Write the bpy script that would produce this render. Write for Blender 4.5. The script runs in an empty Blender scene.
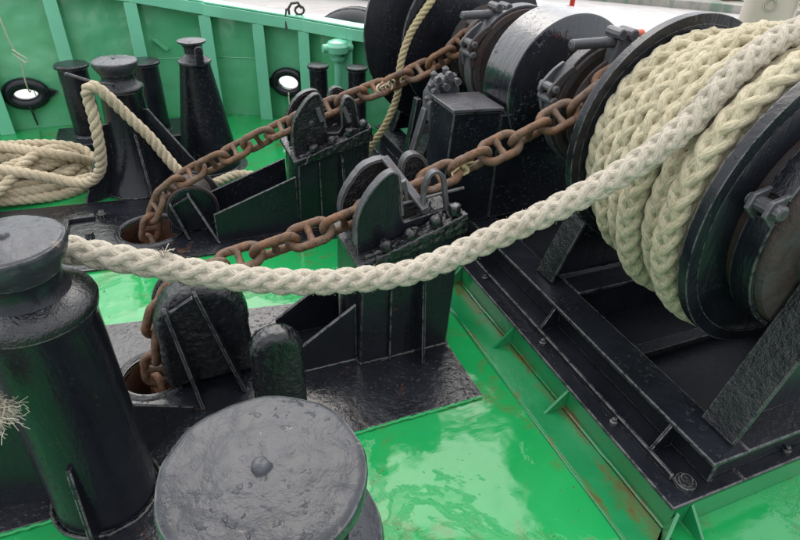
import bpy, bmesh, math, random
from mathutils import Vector, Matrix, noise
from mathutils.geometry import tessellate_polygon
random.seed(7)
R=math.radians
SC=bpy.context.scene
COL=SC.collection

# ------------------------------------------------------------------ camera
cam_d=bpy.data.cameras.new('camera'); cam=bpy.data.objects.new('camera',cam_d); COL.objects.link(cam)
cam_d.sensor_width=36; cam_d.lens=36*578/800; cam_d.clip_start=.02; cam_d.clip_end=3000
_p,_r,_y=R(34),R(2.2),R(23)
_fw=Vector((math.sin(_y),math.cos(_y),0)); _F=_fw*math.cos(_p)-Vector((0,0,1))*math.sin(_p)
_R0=_F.cross(Vector((0,0,1))).normalized(); _U0=_R0.cross(_F)
_R=_R0*math.cos(_r)+_U0*math.sin(_r); _U=_R.cross(_F)
m=Matrix((_R,_U,-_F)).transposed().to_4x4(); m.translation=Vector((0,0,1.7)); cam.matrix_world=m
cam_d.dof.use_dof=False
SC.camera=cam
# ------------------------------------------------------------------ sky (bright overcast) and weak sun
SUN_EL,SUN_AZ=R(52),R(10)     # azimuth clockwise from +Y
w=bpy.data.worlds.new('World'); SC.world=w; w.use_nodes=True
nt=w.node_tree; nt.nodes.clear()
out=nt.nodes.new('ShaderNodeOutputWorld')
sky=nt.nodes.new('ShaderNodeTexSky'); sky.sky_type='NISHITA'; sky.sun_disc=False
sky.sun_elevation=SUN_EL; sky.sun_rotation=SUN_AZ; sky.dust_density=4; sky.air_density=1
bg1=nt.nodes.new('ShaderNodeBackground'); bg1.inputs[1].default_value=.06
nt.links.new(sky.outputs[0],bg1.inputs[0])
tc=nt.nodes.new('ShaderNodeTexCoord'); sp=nt.nodes.new('ShaderNodeSeparateXYZ')
nt.links.new(tc.outputs['Generated'],sp.inputs[0])
rp=nt.nodes.new('ShaderNodeValToRGB')
rp.color_ramp.elements[0].position=0.0; rp.color_ramp.elements[0].color=(.62,.63,.65,1)
rp.color_ramp.elements[1].position=1.0; rp.color_ramp.elements[1].color=(1,1.0,1.0,1)
nz=nt.nodes.new('ShaderNodeTexNoise'); nz.inputs['Scale'].default_value=2.2; nz.inputs['Detail'].default_value=4
nt.links.new(tc.outputs['Generated'],nz.inputs['Vector'])
nt.links.new(sp.outputs['Z'],rp.inputs[0])
mr=nt.nodes.new('ShaderNodeMapRange'); mr.inputs[3].default_value=.75; mr.inputs[4].default_value=1.25
nt.links.new(nz.outputs[0],mr.inputs[0])
mu=nt.nodes.new('ShaderNodeMath'); mu.operation='MULTIPLY'; mu.inputs[1].default_value=1.75
nt.links.new(mr.outputs[0],mu.inputs[0])
# overcast is brighter on the side of the hidden sun
dp=nt.nodes.new('ShaderNodeVectorMath'); dp.operation='DOT_PRODUCT'; nt.links.new(tc.outputs['Generated'],dp.inputs[0])
dp.inputs[1].default_value=(math.sin(SUN_AZ)*math.cos(SUN_EL),math.cos(SUN_AZ)*math.cos(SUN_EL),math.sin(SUN_EL))
ms=nt.nodes.new('ShaderNodeMapRange'); ms.inputs[1].default_value=-1; ms.inputs[2].default_value=1; ms.inputs[3].default_value=.5; ms.inputs[4].default_value=1.25
nt.links.new(dp.outputs['Value'],ms.inputs[0])
mm=nt.nodes.new('ShaderNodeMath'); mm.operation='MULTIPLY'; nt.links.new(mu.outputs[0],mm.inputs[0]); nt.links.new(ms.outputs[0],mm.inputs[1]); mu=mm
bg2=nt.nodes.new('ShaderNodeBackground'); nt.links.new(rp.outputs[0],bg2.inputs[0]); nt.links.new(mu.outputs[0],bg2.inputs[1])
ad=nt.nodes.new('ShaderNodeAddShader'); nt.links.new(bg1.outputs[0],ad.inputs[0]); nt.links.new(bg2.outputs[0],ad.inputs[1])
nt.links.new(ad.outputs[0],out.inputs[0])
sd=bpy.data.lights.new('sun','SUN'); sd.energy=.75; sd.angle=R(42); sd.color=(1,.97,.93)
so=bpy.data.objects.new('sun',sd); COL.objects.link(so)
_d=Vector((math.sin(SUN_AZ)*math.cos(SUN_EL),math.cos(SUN_AZ)*math.cos(SUN_EL),math.sin(SUN_EL)))
so.rotation_euler=_d.to_track_quat('Z','Y').to_euler()
SC.view_settings.view_transform='Standard'; SC.view_settings.look='None'; SC.view_settings.gamma=1
SC.view_settings.exposure=0.0

# ------------------------------------------------------------------ materials
class NB:
    def __init__(s,name):
        s.m=bpy.data.materials.new(name); s.m.use_nodes=True; s.t=s.m.node_tree; s.t.nodes.clear()
        s.o=s.n('ShaderNodeOutputMaterial'); s.b=s.n('ShaderNodeBsdfPrincipled'); s.l(s.b.outputs[0],s.o.inputs[0])
        s.tc=s.n('ShaderNodeTexCoord'); s.v=s.tc.outputs['Object']
    def n(s,k,**kw):
        x=s.t.nodes.new(k)
        for a,b in kw.items(): setattr(x,a,b)
        return x
    def l(s,a,b): s.t.links.new(a,b)
    def noise(s,sc,det=4,ro=.55,vec=None,dist=0):
        x=s.n('ShaderNodeTexNoise'); x.inputs['Scale'].default_value=sc; x.inputs['Detail'].default_value=det
        x.inputs['Roughness'].default_value=ro; x.inputs['Distortion'].default_value=dist
        s.l(vec or s.v,x.inputs['Vector']); return x.outputs[0]
    def map(s,scale):
        x=s.n('ShaderNodeMapping'); x.inputs['Scale'].default_value=scale; s.l(s.v,x.inputs['Vector']); return x.outputs[0]
    def rng(s,i,a,b,c=0,d=1,smooth=False):
        x=s.n('ShaderNodeMapRange'); x.inputs[1].default_value=a; x.inputs[2].default_value=b; x.inputs[3].default_value=c; x.inputs[4].default_value=d
        if smooth: x.interpolation_type='SMOOTHSTEP'
        s.l(i,x.inputs[0]); return x.outputs[0]
    def mix(s,f,a,b):
        x=s.n('ShaderNodeMix',data_type='RGBA')
        for i,val in ((0,f),(6,a),(7,b)):
            if isinstance(val,(int,float)): x.inputs[i].default_value=val
            elif isinstance(val,tuple): x.inputs[i].default_value=(*val,1)
            else: s.l(val,x.inputs[i])
        return x.outputs[2]
    def math(s,op,a,b=0.):
        x=s.n('ShaderNodeMath',operation=op)
        for i,val in ((0,a),(1,b)):
            if isinstance(val,(int,float)): x.inputs[i].default_value=val
            else: s.l(val,x.inputs[i])
        return x.outputs[0]
    def bump(s,h,st,dist,prev=None):
        x=s.n('ShaderNodeBump'); x.inputs['Strength'].default_value=st if isinstance(st,(int,float)) else 1
        if not isinstance(st,(int,float)): s.l(st,x.inputs['Strength'])
        x.inputs['Distance'].default_value=dist
        s.l(h,x.inputs['Height'])
        if prev is not None: s.l(prev,x.inputs['Normal'])
        return x.outputs[0]
    def edge(s,rad=.006):
        g=s.n('ShaderNodeNewGeometry'); b=s.n('ShaderNodeBevel',samples=3); b.inputs['Radius'].default_value=rad
        d=s.n('ShaderNodeVectorMath',operation='DOT_PRODUCT'); s.l(g.outputs['Normal'],d.inputs[0]); s.l(b.outputs[0],d.inputs[1])
        return s.rng(d.outputs['Value'],.992,.92,0,1)
    def set(s,col=None,rough=None,normal=None,**kw):
        for k,val in (('Base Color',col),('Roughness',rough),('Normal',normal),*kw.items()):
            if val is None: continue
            k=k.replace('_',' ')
            if isinstance(val,(int,float)): s.b.inputs[k].default_value=val
            elif isinstance(val,tuple): s.b.inputs[k].default_value=(*val,1)
            else: s.l(val,s.b.inputs[k])
        if normal is not None: s.l(normal,s.b.inputs['Coat Normal'])
        return s.m

def black_paint(name,ham=.25,scale=34,rust=.66,base=(.0065,.0075,.0105),worn=.5,green=0,dist=.004,flat=0,rgh=(.12,.38),coat=.22,chips=0,spec=.27):
    s=NB(name)
    big=s.noise(5,5,.6); med=s.noise(scale,6,.62); fine=s.noise(scale*4,3)
    e=s.edge(); 
    col=s.mix(s.rng(big,.3,.7),base,tuple(c*1.9 for c in base))
    rm=s.rng(s.noise(11,7,.7,dist=.6),rust,rust+.07)
    col=s.mix(s.math('MULTIPLY',rm,.75),col,(.075,.032,.016))
    wm=s.math('MULTIPLY',e,s.rng(s.noise(28,5,.7),.40,.54))
    col=s.mix(s.math('MULTIPLY',wm,worn),col,(.40,.39,.38))
    sp=s.rng(s.noise(75,3,.7),.735,.76)
    col=s.mix(s.math('MULTIPLY',sp,.6),col,(.26,.25,.24))
    ro=s.rng(big,.3,.72,*rgh)
    if chips:
        cm=s.math('MULTIPLY',s.rng(s.noise(26,6,.75,dist=.8),.60,.66),s.rng(s.noise(7,4),.42,.60)); col=s.mix(s.math('MULTIPLY',cm,.8),col,(.19,.165,.14))
        cm2=s.rng(s.noise(48,4,.7,dist=.4),.66,.70); col=s.mix(s.math('MULTIPLY',cm2,.8),col,(.012,.012,.014))
        med=s.math('SUBTRACT',med,s.math('MULTIPLY',cm,.35))
    # brush runs, drips and patchy thick coats instead of one even wrinkle
    runs=s.noise(12,5,.6,vec=s.map((2.2,2.2,.45)),dist=.5); patch=s.rng(s.noise(3.3,3,.5,dist=.6),.42,.62,.15,1)
    blob=s.rng(s.noise(58,3,.6,dist=.3),.60,.70)
    n=s.bump(runs,.55,.006); n=s.bump(med,s.math('MULTIPLY',patch,ham),dist,n); n=s.bump(blob,s.math('MULTIPLY',patch,.8),.004,n); n=s.bump(fine,ham*.25,dist*.3,n)
    return s.set(col,ro,n,Coat_Weight=coat,Coat_Roughness=.10,Specular_IOR_Level=spec)
M={}
M['black']=black_paint('wet_black_paint',ham=.5,dist=.005)
M['black_wet']=black_paint('smooth_wet_black_paint',ham=.10,scale=16,rust=.80,rgh=(.05,.16),coat=.9,spec=.5)
M['black_in']=black_paint('dull_black_inner_paint',ham=.4,dist=.004,rgh=(.5,.7),coat=.03,spec=.12)
M['black_ham']=black_paint('thick_lumpy_black_paint',ham=1.0,scale=34,dist=.016,rust=.74,worn=.6,coat=.5,spec=.4,base=(.004,.0045,.006),rgh=(.07,.22))
M['black_smooth']=black_paint('flat_black_plate_paint',ham=.3,scale=20,rust=.78,worn=.8,rgh=(.18,.42))
M['black_deck']=black_paint('wet_black_deck_paint',ham=.35,scale=22,rust=.615,worn=.5,dist=.006,rgh=(.10,.42),coat=.45,spec=.4)
M['grey_cap']=black_paint('weathered_grey_black_paint',ham=.55,scale=14,dist=.008,base=(.022,.024,.029),rust=.72,rgh=(.22,.42),coat=.22,chips=1,spec=.32)
M['grey_metal']=black_paint('worn_grey_metal',ham=.5,scale=60,dist=.004,base=(.045,.045,.05),rust=.60,rgh=(.3,.5))

def green_deck():
    s=NB('wet_green_deck_paint')
    big=s.noise(2.3,5,.6,dist=.4); med=s.noise(9,7,.7,dist=1.2); fine=s.noise(60,5,.7)
    wet=s.rng(s.noise(1.7,9,.66,dist=.7),.41,.43)
    col=s.mix(s.rng(big,.3,.7),(.010,.265,.068),(.018,.32,.088))
    col=s.mix(s.math('MULTIPLY',s.rng(s.noise(30,4),.55,.75),.35),col,(.02,.30,.13))
    dirt=s.rng(s.noise(3.4,9,.76,dist=.8),.54,.68)
    col=s.mix(s.math('MULTIPLY',dirt,.8),col,(.11,.10,.03))
    rs=s.math('MAXIMUM',s.rng(s.noise(13,8,.75,dist=.9),.655,.70),s.rng(s.noise(34,5,.65,dist=.5),.685,.72))
    col=s.mix(rs,col,(.085,.04,.018))
    ro=s.rng(wet,0,1,.22,.05)
    brush=s.noise(8,6,.65,vec=s.map((1.4,4.5,1)),dist=1.5)
    edgew=s.rng(s.noise(1.7,9,.66,dist=.7),.40,.44,0,1)
    n=s.bump(brush,s.rng(wet,0,1,.16,.04),.008); n=s.bump(fine,s.rng(wet,0,1,.22,.015),.002,n); n=s.bump(edgew,.5,.003,n); n=s.bump(s.noise(3.2,3),.16,.05,n); n=s.bump(rs,.6,.002,n)
    return s.set(col,ro,n,Coat_Weight=s.rng(wet,0,1,.55,.7),Coat_Roughness=s.rng(wet,0,1,.13,.025),Coat_IOR=1.34,Specular_IOR_Level=.28)
M['deck']=green_deck()
def green_wall():
    s=NB('green_bulwark_paint')
    big=s.noise(1.6,5,.6); 
    col=s.mix(s.rng(big,.3,.7),(.085,.43,.195),(.15,.52,.285))
    st=s.noise(6,5,.6,vec=s.map((5,5,.5)))
    col=s.mix(s.math('MULTIPLY',s.rng(st,.55,.8),.3),col,(.07,.34,.20))
    rm=s.rng(s.noise(9,8,.75),.66,.73); col=s.mix(s.math('MULTIPLY',rm,.7),col,(.06,.05,.022))
    runs=s.rng(s.noise(5,7,.7,vec=s.map((7,7,.55))),.64,.74); col=s.mix(s.math('MULTIPLY',runs,.45),col,(.10,.11,.035))
    n=s.bump(s.noise(16,6,.6),.2,.008); n=s.bump(s.noise(2.6,2),.5,.09,n)
    return s.set(col,s.rng(big,.3,.7,.16,.32),n,Coat_Weight=.8,Coat_Roughness=.14,Specular_IOR_Level=.6)
M['gwall']=green_wall()
def green_rust():
    s=NB('rust_streaked_green_paint')
    big=s.noise(3,5); col=s.mix(s.rng(big,.3,.7),(.006,.17,.05),(.015,.23,.08))
    sx=s.n('ShaderNodeSeparateXYZ'); s.l(s.v,sx.inputs[0])
    nn_=s.noise(6,8,.74,vec=s.map((2.2,.9,1)),dist=.5)
    # rust creeps along the foot of the web and along the weld
    foot=s.math('MULTIPLY',s.rng(s.math('ABSOLUTE',s.math('SUBTRACT',sx.outputs[0],1.215)),.0,.075,.19,0),s.rng(sx.outputs[2],.012,.035,1,0)); foot2=s.rng(s.math('ABSOLUTE',s.math('SUBTRACT',sx.outputs[0],1.09)),.0,.03,.10,0)
    st=s.rng(s.math('ADD',s.math('ADD',nn_,foot),foot2),.60,.76); col=s.mix(s.math('MULTIPLY',st,.85),col,(.125,.06,.016))
    n=s.bump(s.noise(22,7,.65),.3,.006)
    return s.set(col,s.rng(big,.3,.7,.08,.35),n,Coat_Weight=.8,Coat_Roughness=.08)
M['grust']=green_rust()
def rusty(name,a,b,c):
    s=NB(name); oi=s.n('ShaderNodeObjectInfo'); va=s.n('ShaderNodeVectorMath',operation='ADD'); s.l(s.v,va.inputs[0]); s.l(oi.outputs['Location'],va.inputs[1]); s.v=va.outputs[0]
    x=s.noise(30,8,.7); y=s.noise(9,5,.6)
    col=s.mix(s.rng(x,.35,.65),a,b); col=s.mix(s.rng(y,.45,.62),col,c)
    fl=s.rng(s.noise(65,6,.7,dist=.5),.58,.66); col=s.mix(s.math('MULTIPLY',fl,.7),col,tuple(q*.35 for q in a)); n=s.bump(s.noise(110,6,.75),1.0,.004); n=s.bump(fl,.6,.002,n); n=s.bump(x,.8,.006,n)
    return s.set(col,s.rng(x,.3,.7,.42,.78),n,Coat_Weight=.12,Coat_Roughness=.3)
M['rust']=rusty('rusty_chain_iron',(.065,.034,.020),(.235,.108,.045),(.15,.095,.062))
M['rustred']=rusty('red_brown_rust',(.10,.042,.026),(.17,.07,.042),(.075,.05,.04))
M['rustbrown']=rusty('light_red_brown_rust',(.20,.10,.07),(.27,.13,.085),(.16,.11,.09))
M['rustdark']=rusty('dark_rusty_paint',(.028,.021,.02),(.065,.036,.028),(.05,.045,.045))
def rope(name,a,b,c,dirty):
    s=NB(name); uv=s.tc.outputs['UV']
    mp=s.n('ShaderNodeMapping'); mp.inputs['Scale'].default_value=(2.6,9,1); mp.inputs['Rotation'].default_value=(0,0,.32); s.l(uv,mp.inputs['Vector'])
    yarn=s.noise(2.4,3,.6,vec=mp.outputs[0]); f=s.noise(260,3,.6); big=s.noise(8,5,.65)
    col=s.mix(s.rng(big,.35,.7),a,b); col=s.mix(s.math('MULTIPLY',s.rng(yarn,.40,.68),.75),col,c)
    col=s.mix(s.math('MULTIPLY',s.rng(yarn,.48,.36),.35),col,tuple(q*.5 for q in b))
    d=s.rng(s.noise(5.5,6,.65),.60,.74); col=s.mix(s.math('MULTIPLY',d,dirty),col,(.15,.12,.05))
    d2=s.rng(s.noise(60,4,.7),.64,.70); col=s.mix(s.math('MULTIPLY',d2,.35),col,(.10,.085,.05))
    n=s.bump(yarn,.8,.004); n=s.bump(f,.6,.002,n); n=s.bump(s.noise(80,4,.7),.4,.003,n)
    return s.set(col,.86,n,Specular_IOR_Level=.25,Sheen_Weight=.15)
M['rope_w']=rope('pale_hawser_fibre',(.445,.395,.315),(.355,.31,.235),(.57,.52,.44),.35)
M['rope_d']=rope('yellowed_hawser_fibre',(.47,.415,.275),(.36,.305,.185),(.58,.53,.40),.75)
M['rope_t']=rope('tan_rope_fibre',(.50,.42,.285),(.37,.29,.175),(.60,.53,.40),.5)
M['rope_y']=rope('straw_yellow_rope_fibre',(.42,.35,.19),(.30,.24,.12),(.52,.46,.29),.5)
M['line']=rope('thin_white_line',(.55,.56,.42),(.45,.45,.3),(.65,.65,.55),.1)
def simple(name,col,rough=.5,bs=30,bst=.2,var=1.3,**kw):
    s=NB(name); x=s.noise(bs,5,.6); c=s.mix(s.rng(s.noise(bs*.2,5),.3,.7),col,tuple(min(1,q*var) for q in col))
    return s.set(c,rough,s.bump(x,bst,.004),**kw)
M['cream']=simple('cream_painted_steel',(.46,.40,.33),.4,12,.25,1.15,Coat_Weight=.3)
M['red']=simple('red_painted_steel',(.52,.03,.02),.4)
M['orange']=simple('orange_plastic',(.60,.10,.04),.4)
M['tyre']=simple('black_rubber',(.03,.03,.034),.55,40,.4)
M['wgreen']=simple('light_and_skylit_green',(.17,.52,.34),.3,14,.2,1.2,Coat_Weight=.5)  # sky light on the stiffeners put into paler green; also rail and valve paint
def water():
    s=NB('pale_harbour_water')
    n=s.bump(s.noise(1.3,6,.6,vec=s.map((1,1,1)),dist=.4),.35,.12)
    col=s.mix(s.rng(s.noise(.35,5),.35,.7),(.50,.47,.46),(.62,.60,.59))
    return s.set(col,.22,n,Specular_IOR_Level=.6)
M['water']=water()
def quay():
    s=NB('weathered_quay_concrete')
    col=s.mix(s.rng(s.noise(1.1,7,.7),.35,.65),(.20,.19,.17),(.34,.32,.28))
    col=s.mix(s.rng(s.noise(3,5,vec=s.map((1,1,.2))),.5,.62),col,(.14,.19,.14))
    return s.set(col,.8,s.bump(s.noise(8,6),.5,.03))
M['quay']=quay()
M['hullblue']=simple('pale_blue_tarpaulin',(.30,.42,.50),.6); M['white']=simple('white_paint',(.72,.72,.70),.4); M['brown']=simple('brown_wood',(.20,.12,.08),.7)

# ------------------------------------------------------------------ mesh helpers
def finish(o,mat,parent=None,bevel=0,smooth=35,loc=None):
    me=o.data
    if mat: me.materials.append(M[mat] if isinstance(mat,str) else mat)
    if smooth is not None:
        me.shade_smooth(); me.set_sharp_from_angle(angle=R(smooth))
    COL.objects.link(o)
    if parent is not None:
        o.parent=parent
        if loc is None: o.matrix_parent_inverse=Matrix.Translation(-Vector(parent['_o'] if '_o' in parent else (0,0,0))) if True else None
    if bevel:
        b=o.modifiers.new('bevel','BEVEL'); b.width=bevel; b.segments=2; b.limit_method='ANGLE'; b.angle_limit=R(40)
    return o
class G:
    """collects faces, becomes one mesh object"""
    def __init__(s): s.v=[]; s.f=[]; s.uv={}
    def add(s,v,f):
        k=len(s.v); s.v+= [tuple(x) for x in v]; s.f+=[tuple(i+k for i in q) for q in f]; return s
    def box(s,x0,x1,y0,y1,z0,z1):
        return s.add([(x0,y0,z0),(x1,y0,z0),(x1,y1,z0),(x0,y1,z0),(x0,y0,z1),(x1,y0,z1),(x1,y1,z1),(x0,y1,z1)],
            [(0,3,2,1),(4,5,6,7),(0,1,5,4),(1,2,6,5),(2,3,7,6),(3,0,4,7)])
    def slab(s,pts,d):
        """polygon of 3d points extruded by vector d"""
        pts=[Vector(p) for p in pts]; d=Vector(d); n=len(pts)
        nn=Vector((0,0,0))
        for i in range(n): nn+=pts[i].cross(pts[(i+1)%n])
        if nn.dot(d)<0: pts=pts[::-1]
        tris=tessellate_polygon([pts])
        v=pts+[p+d for p in pts]; f=[]
        if n<=4: f=[tuple(range(n))[::-1],tuple(range(n,2*n))]
        else: f=[tuple(range(n))[::-1],tuple(range(n,2*n))]
        f+=[(i,(i+1)%n,n+(i+1)%n,n+i) for i in range(n)]
        return s.add(v,f)
    def xz(s,pts,y0,y1): return s.slab([(a,y0,b) for a,b in pts],(0,y1-y0,0))
    def lathe(s,c,prof,seg=48,axis='Z',cap=True):
        c=Vector(c); v=[];f=[];n=len(prof)
        for (h,r) in prof:
            for i in range(seg):
                a=2*math.pi*i/seg
                if axis=='Z': v.append(c+Vector((r*math.cos(a),r*math.sin(a),h)))
                elif axis=='Y': v.append(c+Vector((r*math.cos(a),h,r*math.sin(a))))
                else: v.append(c+Vector((h,r*math.cos(a),r*math.sin(a))))
        for k in range(n-1):
            for i in range(seg):
                j=(i+1)%seg; q=(k*seg+i,k*seg+j,(k+1)*seg+j,(k+1)*seg+i); f.append(q if axis!='Y' else q[::-1])
        if cap:
            a=tuple(range(seg)); b=tuple(range((n-1)*seg,n*seg))
            f.append(a[::-1] if axis!='Y' else a); f.append(b if axis!='Y' else b[::-1])
        return s.add(v,f)
    def ring(s,c,r0,r1,h0,h1,seg=64,axis='Y'):
        """closed annular tube (rectangular section)"""
        prof=[(h0,r0),(h0,r1),(h1,r1),(h1,r0),(h0,r0)]
        return s.lathe(c,prof,seg,axis,cap=False)
    def tube(s,pts,r,sides=8,closed=False,cap=True,flat=1.0,rf=None,uvlen=None):
        pts=[Vector(p) for p in pts]; n=len(pts); v=[];f=[]; base=len(s.v); fb=len(s.f)
        nor=None
        for i,p in enumerate(pts):
            a=pts[i-1] if (i>0 or closed) else p; b=pts[(i+1)%n] if (i<n-1 or closed) else p
            t=(b-a).normalized()
            if nor is None:
                nor=t.orthogonal().normalized()
            nor=(nor-t*nor.dot(t)).normalized(); bi=t.cross(nor)
            rr=r if rf is None else r*rf(i/(n-1))
            for k in range(sides):
                q=2*math.pi*k/sides; v.append(p+nor*rr*math.cos(q)+bi*rr*flat*math.sin(q))
        m_=n if closed else n-1
        for i in range(m_):
            j=(i+1)%n
            for k in range(sides):
                l=(k+1)%sides; f.append((i*sides+k,i*sides+l,j*sides+l,j*sides+k))
                if uvlen: s.uv[fb+len(f)-1]=((i,k/sides),(i,(k+1)/sides),(i+1,(k+1)/sides),(i+1,k/sides))
        if uvlen:
            ln_=sum((pts[i+1]-pts[i]).length for i in range(n-1))/max(1,n-1)/uvlen
            for q in range(fb,fb+len(f)): s.uv[q]=tuple((a*ln_,b) for a,b in s.uv[q])
        if cap and not closed:
            f.append(tuple(range(sides))[::-1]); f.append(tuple(range((n-1)*sides,n*sides)))
        return s.add(v,f)
    def mesh(s,name):
        me=bpy.data.meshes.new(name); me.from_pydata(s.v,[],s.f); me.update(); return me
    def obj(s,name,mat,parent=None,bevel=0,smooth=35,org=None):
        org=Vector(org) if org is not None else Vector((0,0,0))
        if parent is None and org.length==0 and s.v:
            xs=[p[0] for p in s.v]; ys=[p[1] for p in s.v]; zs=[p[2] for p in s.v]
        s2=s.v; 
        me=bpy.data.meshes.new(name); me.from_pydata([tuple(Vector(p)-org) for p in s2],[],s.f); me.update()
        if s.uv:
            ul=me.uv_layers.new(name='uv'); 
            for pi,po_ in enumerate(me.polygons):
                if pi in s.uv:
                    for li,c_ in zip(po_.loop_indices,s.uv[pi]): ul.data[li].uv=c_
        o=bpy.data.objects.new(name,me)
        if parent is not None:
            po=Vector(parent.get('_o',(0,0,0)))
            o.location=org-po
            me.materials.append(M[mat]) 
            if smooth is not None: me.shade_smooth(); me.set_sharp_from_angle(angle=R(smooth))
            COL.objects.link(o); o.parent=parent; o['_o']=tuple(org)
            if bevel:
                b=o.modifiers.new('bevel','BEVEL'); b.width=bevel; b.segments=2; b.limit_method='ANGLE'; b.angle_limit=R(40)
            return o
        o.location=org; o['_o']=tuple(org)
        return finish(o,mat,None,bevel,smooth)
def thing(name,label,cat,loc=(0,0,0),group=None):
    o=bpy.data.objects.new(name,None); o.empty_display_size=.1; COL.objects.link(o); o.location=loc; o['_o']=tuple(loc)
    o['label']=label; o['category']=cat
    if group: o['group']=group
    return o
def tag(o,label,cat,group=None):
    o['label']=label; o['category']=cat
    if group: o['group']=group
    return o
def struct(o): o['kind']='structure'; return o
def share(src,parent,loc,rot=None,name=None,scale=1):
    """another child using the same mesh"""
    o=src.copy(); COL.objects.link(o); o.parent=parent; po=Vector(parent.get('_o',(0,0,0)))
    o.location=Vector(loc)-po
    if rot is not None: o.rotation_mode='QUATERNION'; o.rotation_quaternion=rot
    o.scale=(scale,)*3
    return o
def spline(pts,n):
    """Catmull-Rom, resampled to n points of equal spacing"""
    P=[Vector(p) for p in pts]; P=[2*P[0]-P[1]]+P+[2*P[-1]-P[-2]]; o=[]
    for i in range(1,len(P)-2):
        for k in range(24):
            t=k/24; a,b,c,d=P[i-1],P[i],P[i+1],P[i+2]
            o.append(.5*((2*b)+(c-a)*t+(2*a-5*b+4*c-d)*t*t+(3*b-a-3*c+d)*t**3))
    o.append(P[-2]); L=[0]
    for i in range(1,len(o)): L.append(L[-1]+(o[i]-o[i-1]).length)
    res=[];j=0
    for k in range(n):
        s_=L[-1]*k/(n-1)
        while j<len(L)-2 and L[j+1]<s_: j+=1
        u=(s_-L[j])/max(1e-9,L[j+1]-L[j]); res.append(o[j].lerp(o[j+1],min(1,u)))
    return res,L[-1]
def frames(pts,closed=False):
    nor=None; fr=[]; n=len(pts)
    for i,p in enumerate(pts):
        if closed: t=(pts[(i+1)%n]-pts[i-1]).normalized()
        else: t=(pts[min(n-1,i+1)]-pts[max(0,i-1)]).normalized()
        if nor is None: nor=t.orthogonal().normalized()
        nor=(nor-t*nor.dot(t)).normalized(); fr.append((p,nor.copy(),t.cross(nor)))
    return fr
def braid8(path,L,D,phase=0,closed=False,nor0=None,pitch=3.0):
    """eight plaited strands (two left-laid pairs, two right-laid pairs) along a path: 8 centre lines"""
    turns=L/(pitch*D)
    if closed: turns=max(1,round(turns))
    pts=path; n=len(pts); fr=[]; nor=nor0
    for i,p in enumerate(pts):
        if closed: t=(pts[(i+1)%n]-pts[i-1]).normalized()
        else: t=(pts[min(n-1,i+1)]-pts[max(0,i-1)]).normalized()
        if nor is None: nor=t.orthogonal()
        nor=(nor-t*nor.dot(t)).normalized(); fr.append((p,nor.copy(),t.cross(nor)))
    res=[]
    for k in range(8):
        line=[]
        for i,(p,a,b) in enumerate(fr):
            th=2*math.pi*turns*i/(n if closed else n-1)+phase
            if k<4: ph=th+k*math.pi/2; rr=D*(.292+.030*math.tanh(2.6*math.cos(2*(ph+math.pi/4))))
            else: ph=-th+(k-4)*math.pi/2+math.pi/4*0; rr=D*(.292-.030*math.tanh(2.6*math.cos(2*(ph+math.pi/4))))
            line.append(p+a*rr*math.cos(ph)+b*rr*math.sin(ph))
        res.append(line)
    return res
def strand_count(L,D,per=14): return max(12,int(L/(3.0*D)*per))
def twist3(path,L,D,phase=0):
    turns=L/(2.3*D); fr=frames(path); N=len(path); res=[]
    for k in range(3):
        res.append([p+a*D*.25*math.cos(2*math.pi*(turns*i/(N-1)+k/3)+phase)+b*D*.25*math.sin(2*math.pi*(turns*i/(N-1)+k/3)+phase) for i,(p,a,b) in enumerate(fr)])
    return res
def fuzz(g,path,D,n,length=.02,r=.0006,seed=1):
    rnd=random.Random(seed)
    for _ in range(n):
        i=rnd.randrange(1,len(path)-1); p=path[i]; t=(path[i+1]-path[i-1]).normalized()
        d=Vector((rnd.gauss(0,1),rnd.gauss(0,1),rnd.gauss(0,1))); d=(d-t*d.dot(t)).normalized()
        a=p+d*D*.46; l=length*rnd.uniform(.3,1)
        b=a+(d*.6+t*rnd.uniform(-1,1)).normalized()*l*.5; c=b+(d*rnd.uniform(-.3,.6)+t*rnd.uniform(-1,1)+Vector((0,0,-.4))).normalized()*l*.5
        g.tube([a,b,c],r,3)

# ------------------------------------------------------------------ water and far quays
struct(G().add([(-900,-900,-1.5),(900,-900,-1.5),(900,900,-1.5),(-900,900,-1.5)],[(0,1,2,3)]).obj('water','water',smooth=None))
q=thing('quay_wall','low weathered quay with greenish stains beyond the green bulwark rail','quay',(5,19,-1.5))
G().slab([(1,22.6,-2),(8.2,17.6,-2),(9.4,19.2,-2),(2.2,24.4,-2)],(0,0,1.15)).obj('quay_face','quay',q,bevel=.03)
G().slab([(1.02,22.63,-.846),(8.22,17.63,-.846),(8.5,18,-.846),(1.3,23,-.846)],(0,0,.16)).obj('quay_kerb','brown',q)
q2=thing('pontoon','long grey pontoon with pale stacked tarpaulins across the water','pontoon',(15,17,-1.5))
G().slab([(11.5,19.9,-2),(20.5,11.6,-2),(22,13.2,-2),(13,21.5,-2)],(0,0,.75)).obj('pontoon_deck','quay',q2,bevel=.03)
rr=random.Random(3)
for i in range(26):
    t=rr.random(); px=12.2+8.6*t+rr.uniform(0,.7); py=20.1-8*t+rr.uniform(0,.9); s_=rr.uniform(.12,.35)
    gg=G().slab([(px-s_,py-s_*.6,-1.246),(px+s_,py-s_*.8,-1.246),(px+s_*.9,py+s_*.5,-1.246),(px-s_*.8,py+s_*.7,-1.246)],(rr.uniform(-.05,.05),0,s_*rr.uniform(.6,1.4)))
    mc=rr.choice(['hullblue','white','white','brown'])
    tag(gg.obj('cargo_bundle',mc,bevel=.03),{'hullblue':'pale blue','white':'white','brown':'brown'}[mc]+' covered bundle lying on the far grey pontoon','bundle',{'hullblue':'blue','white':'white','brown':'brown'}[mc]+' bundles on the far pontoon')

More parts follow.
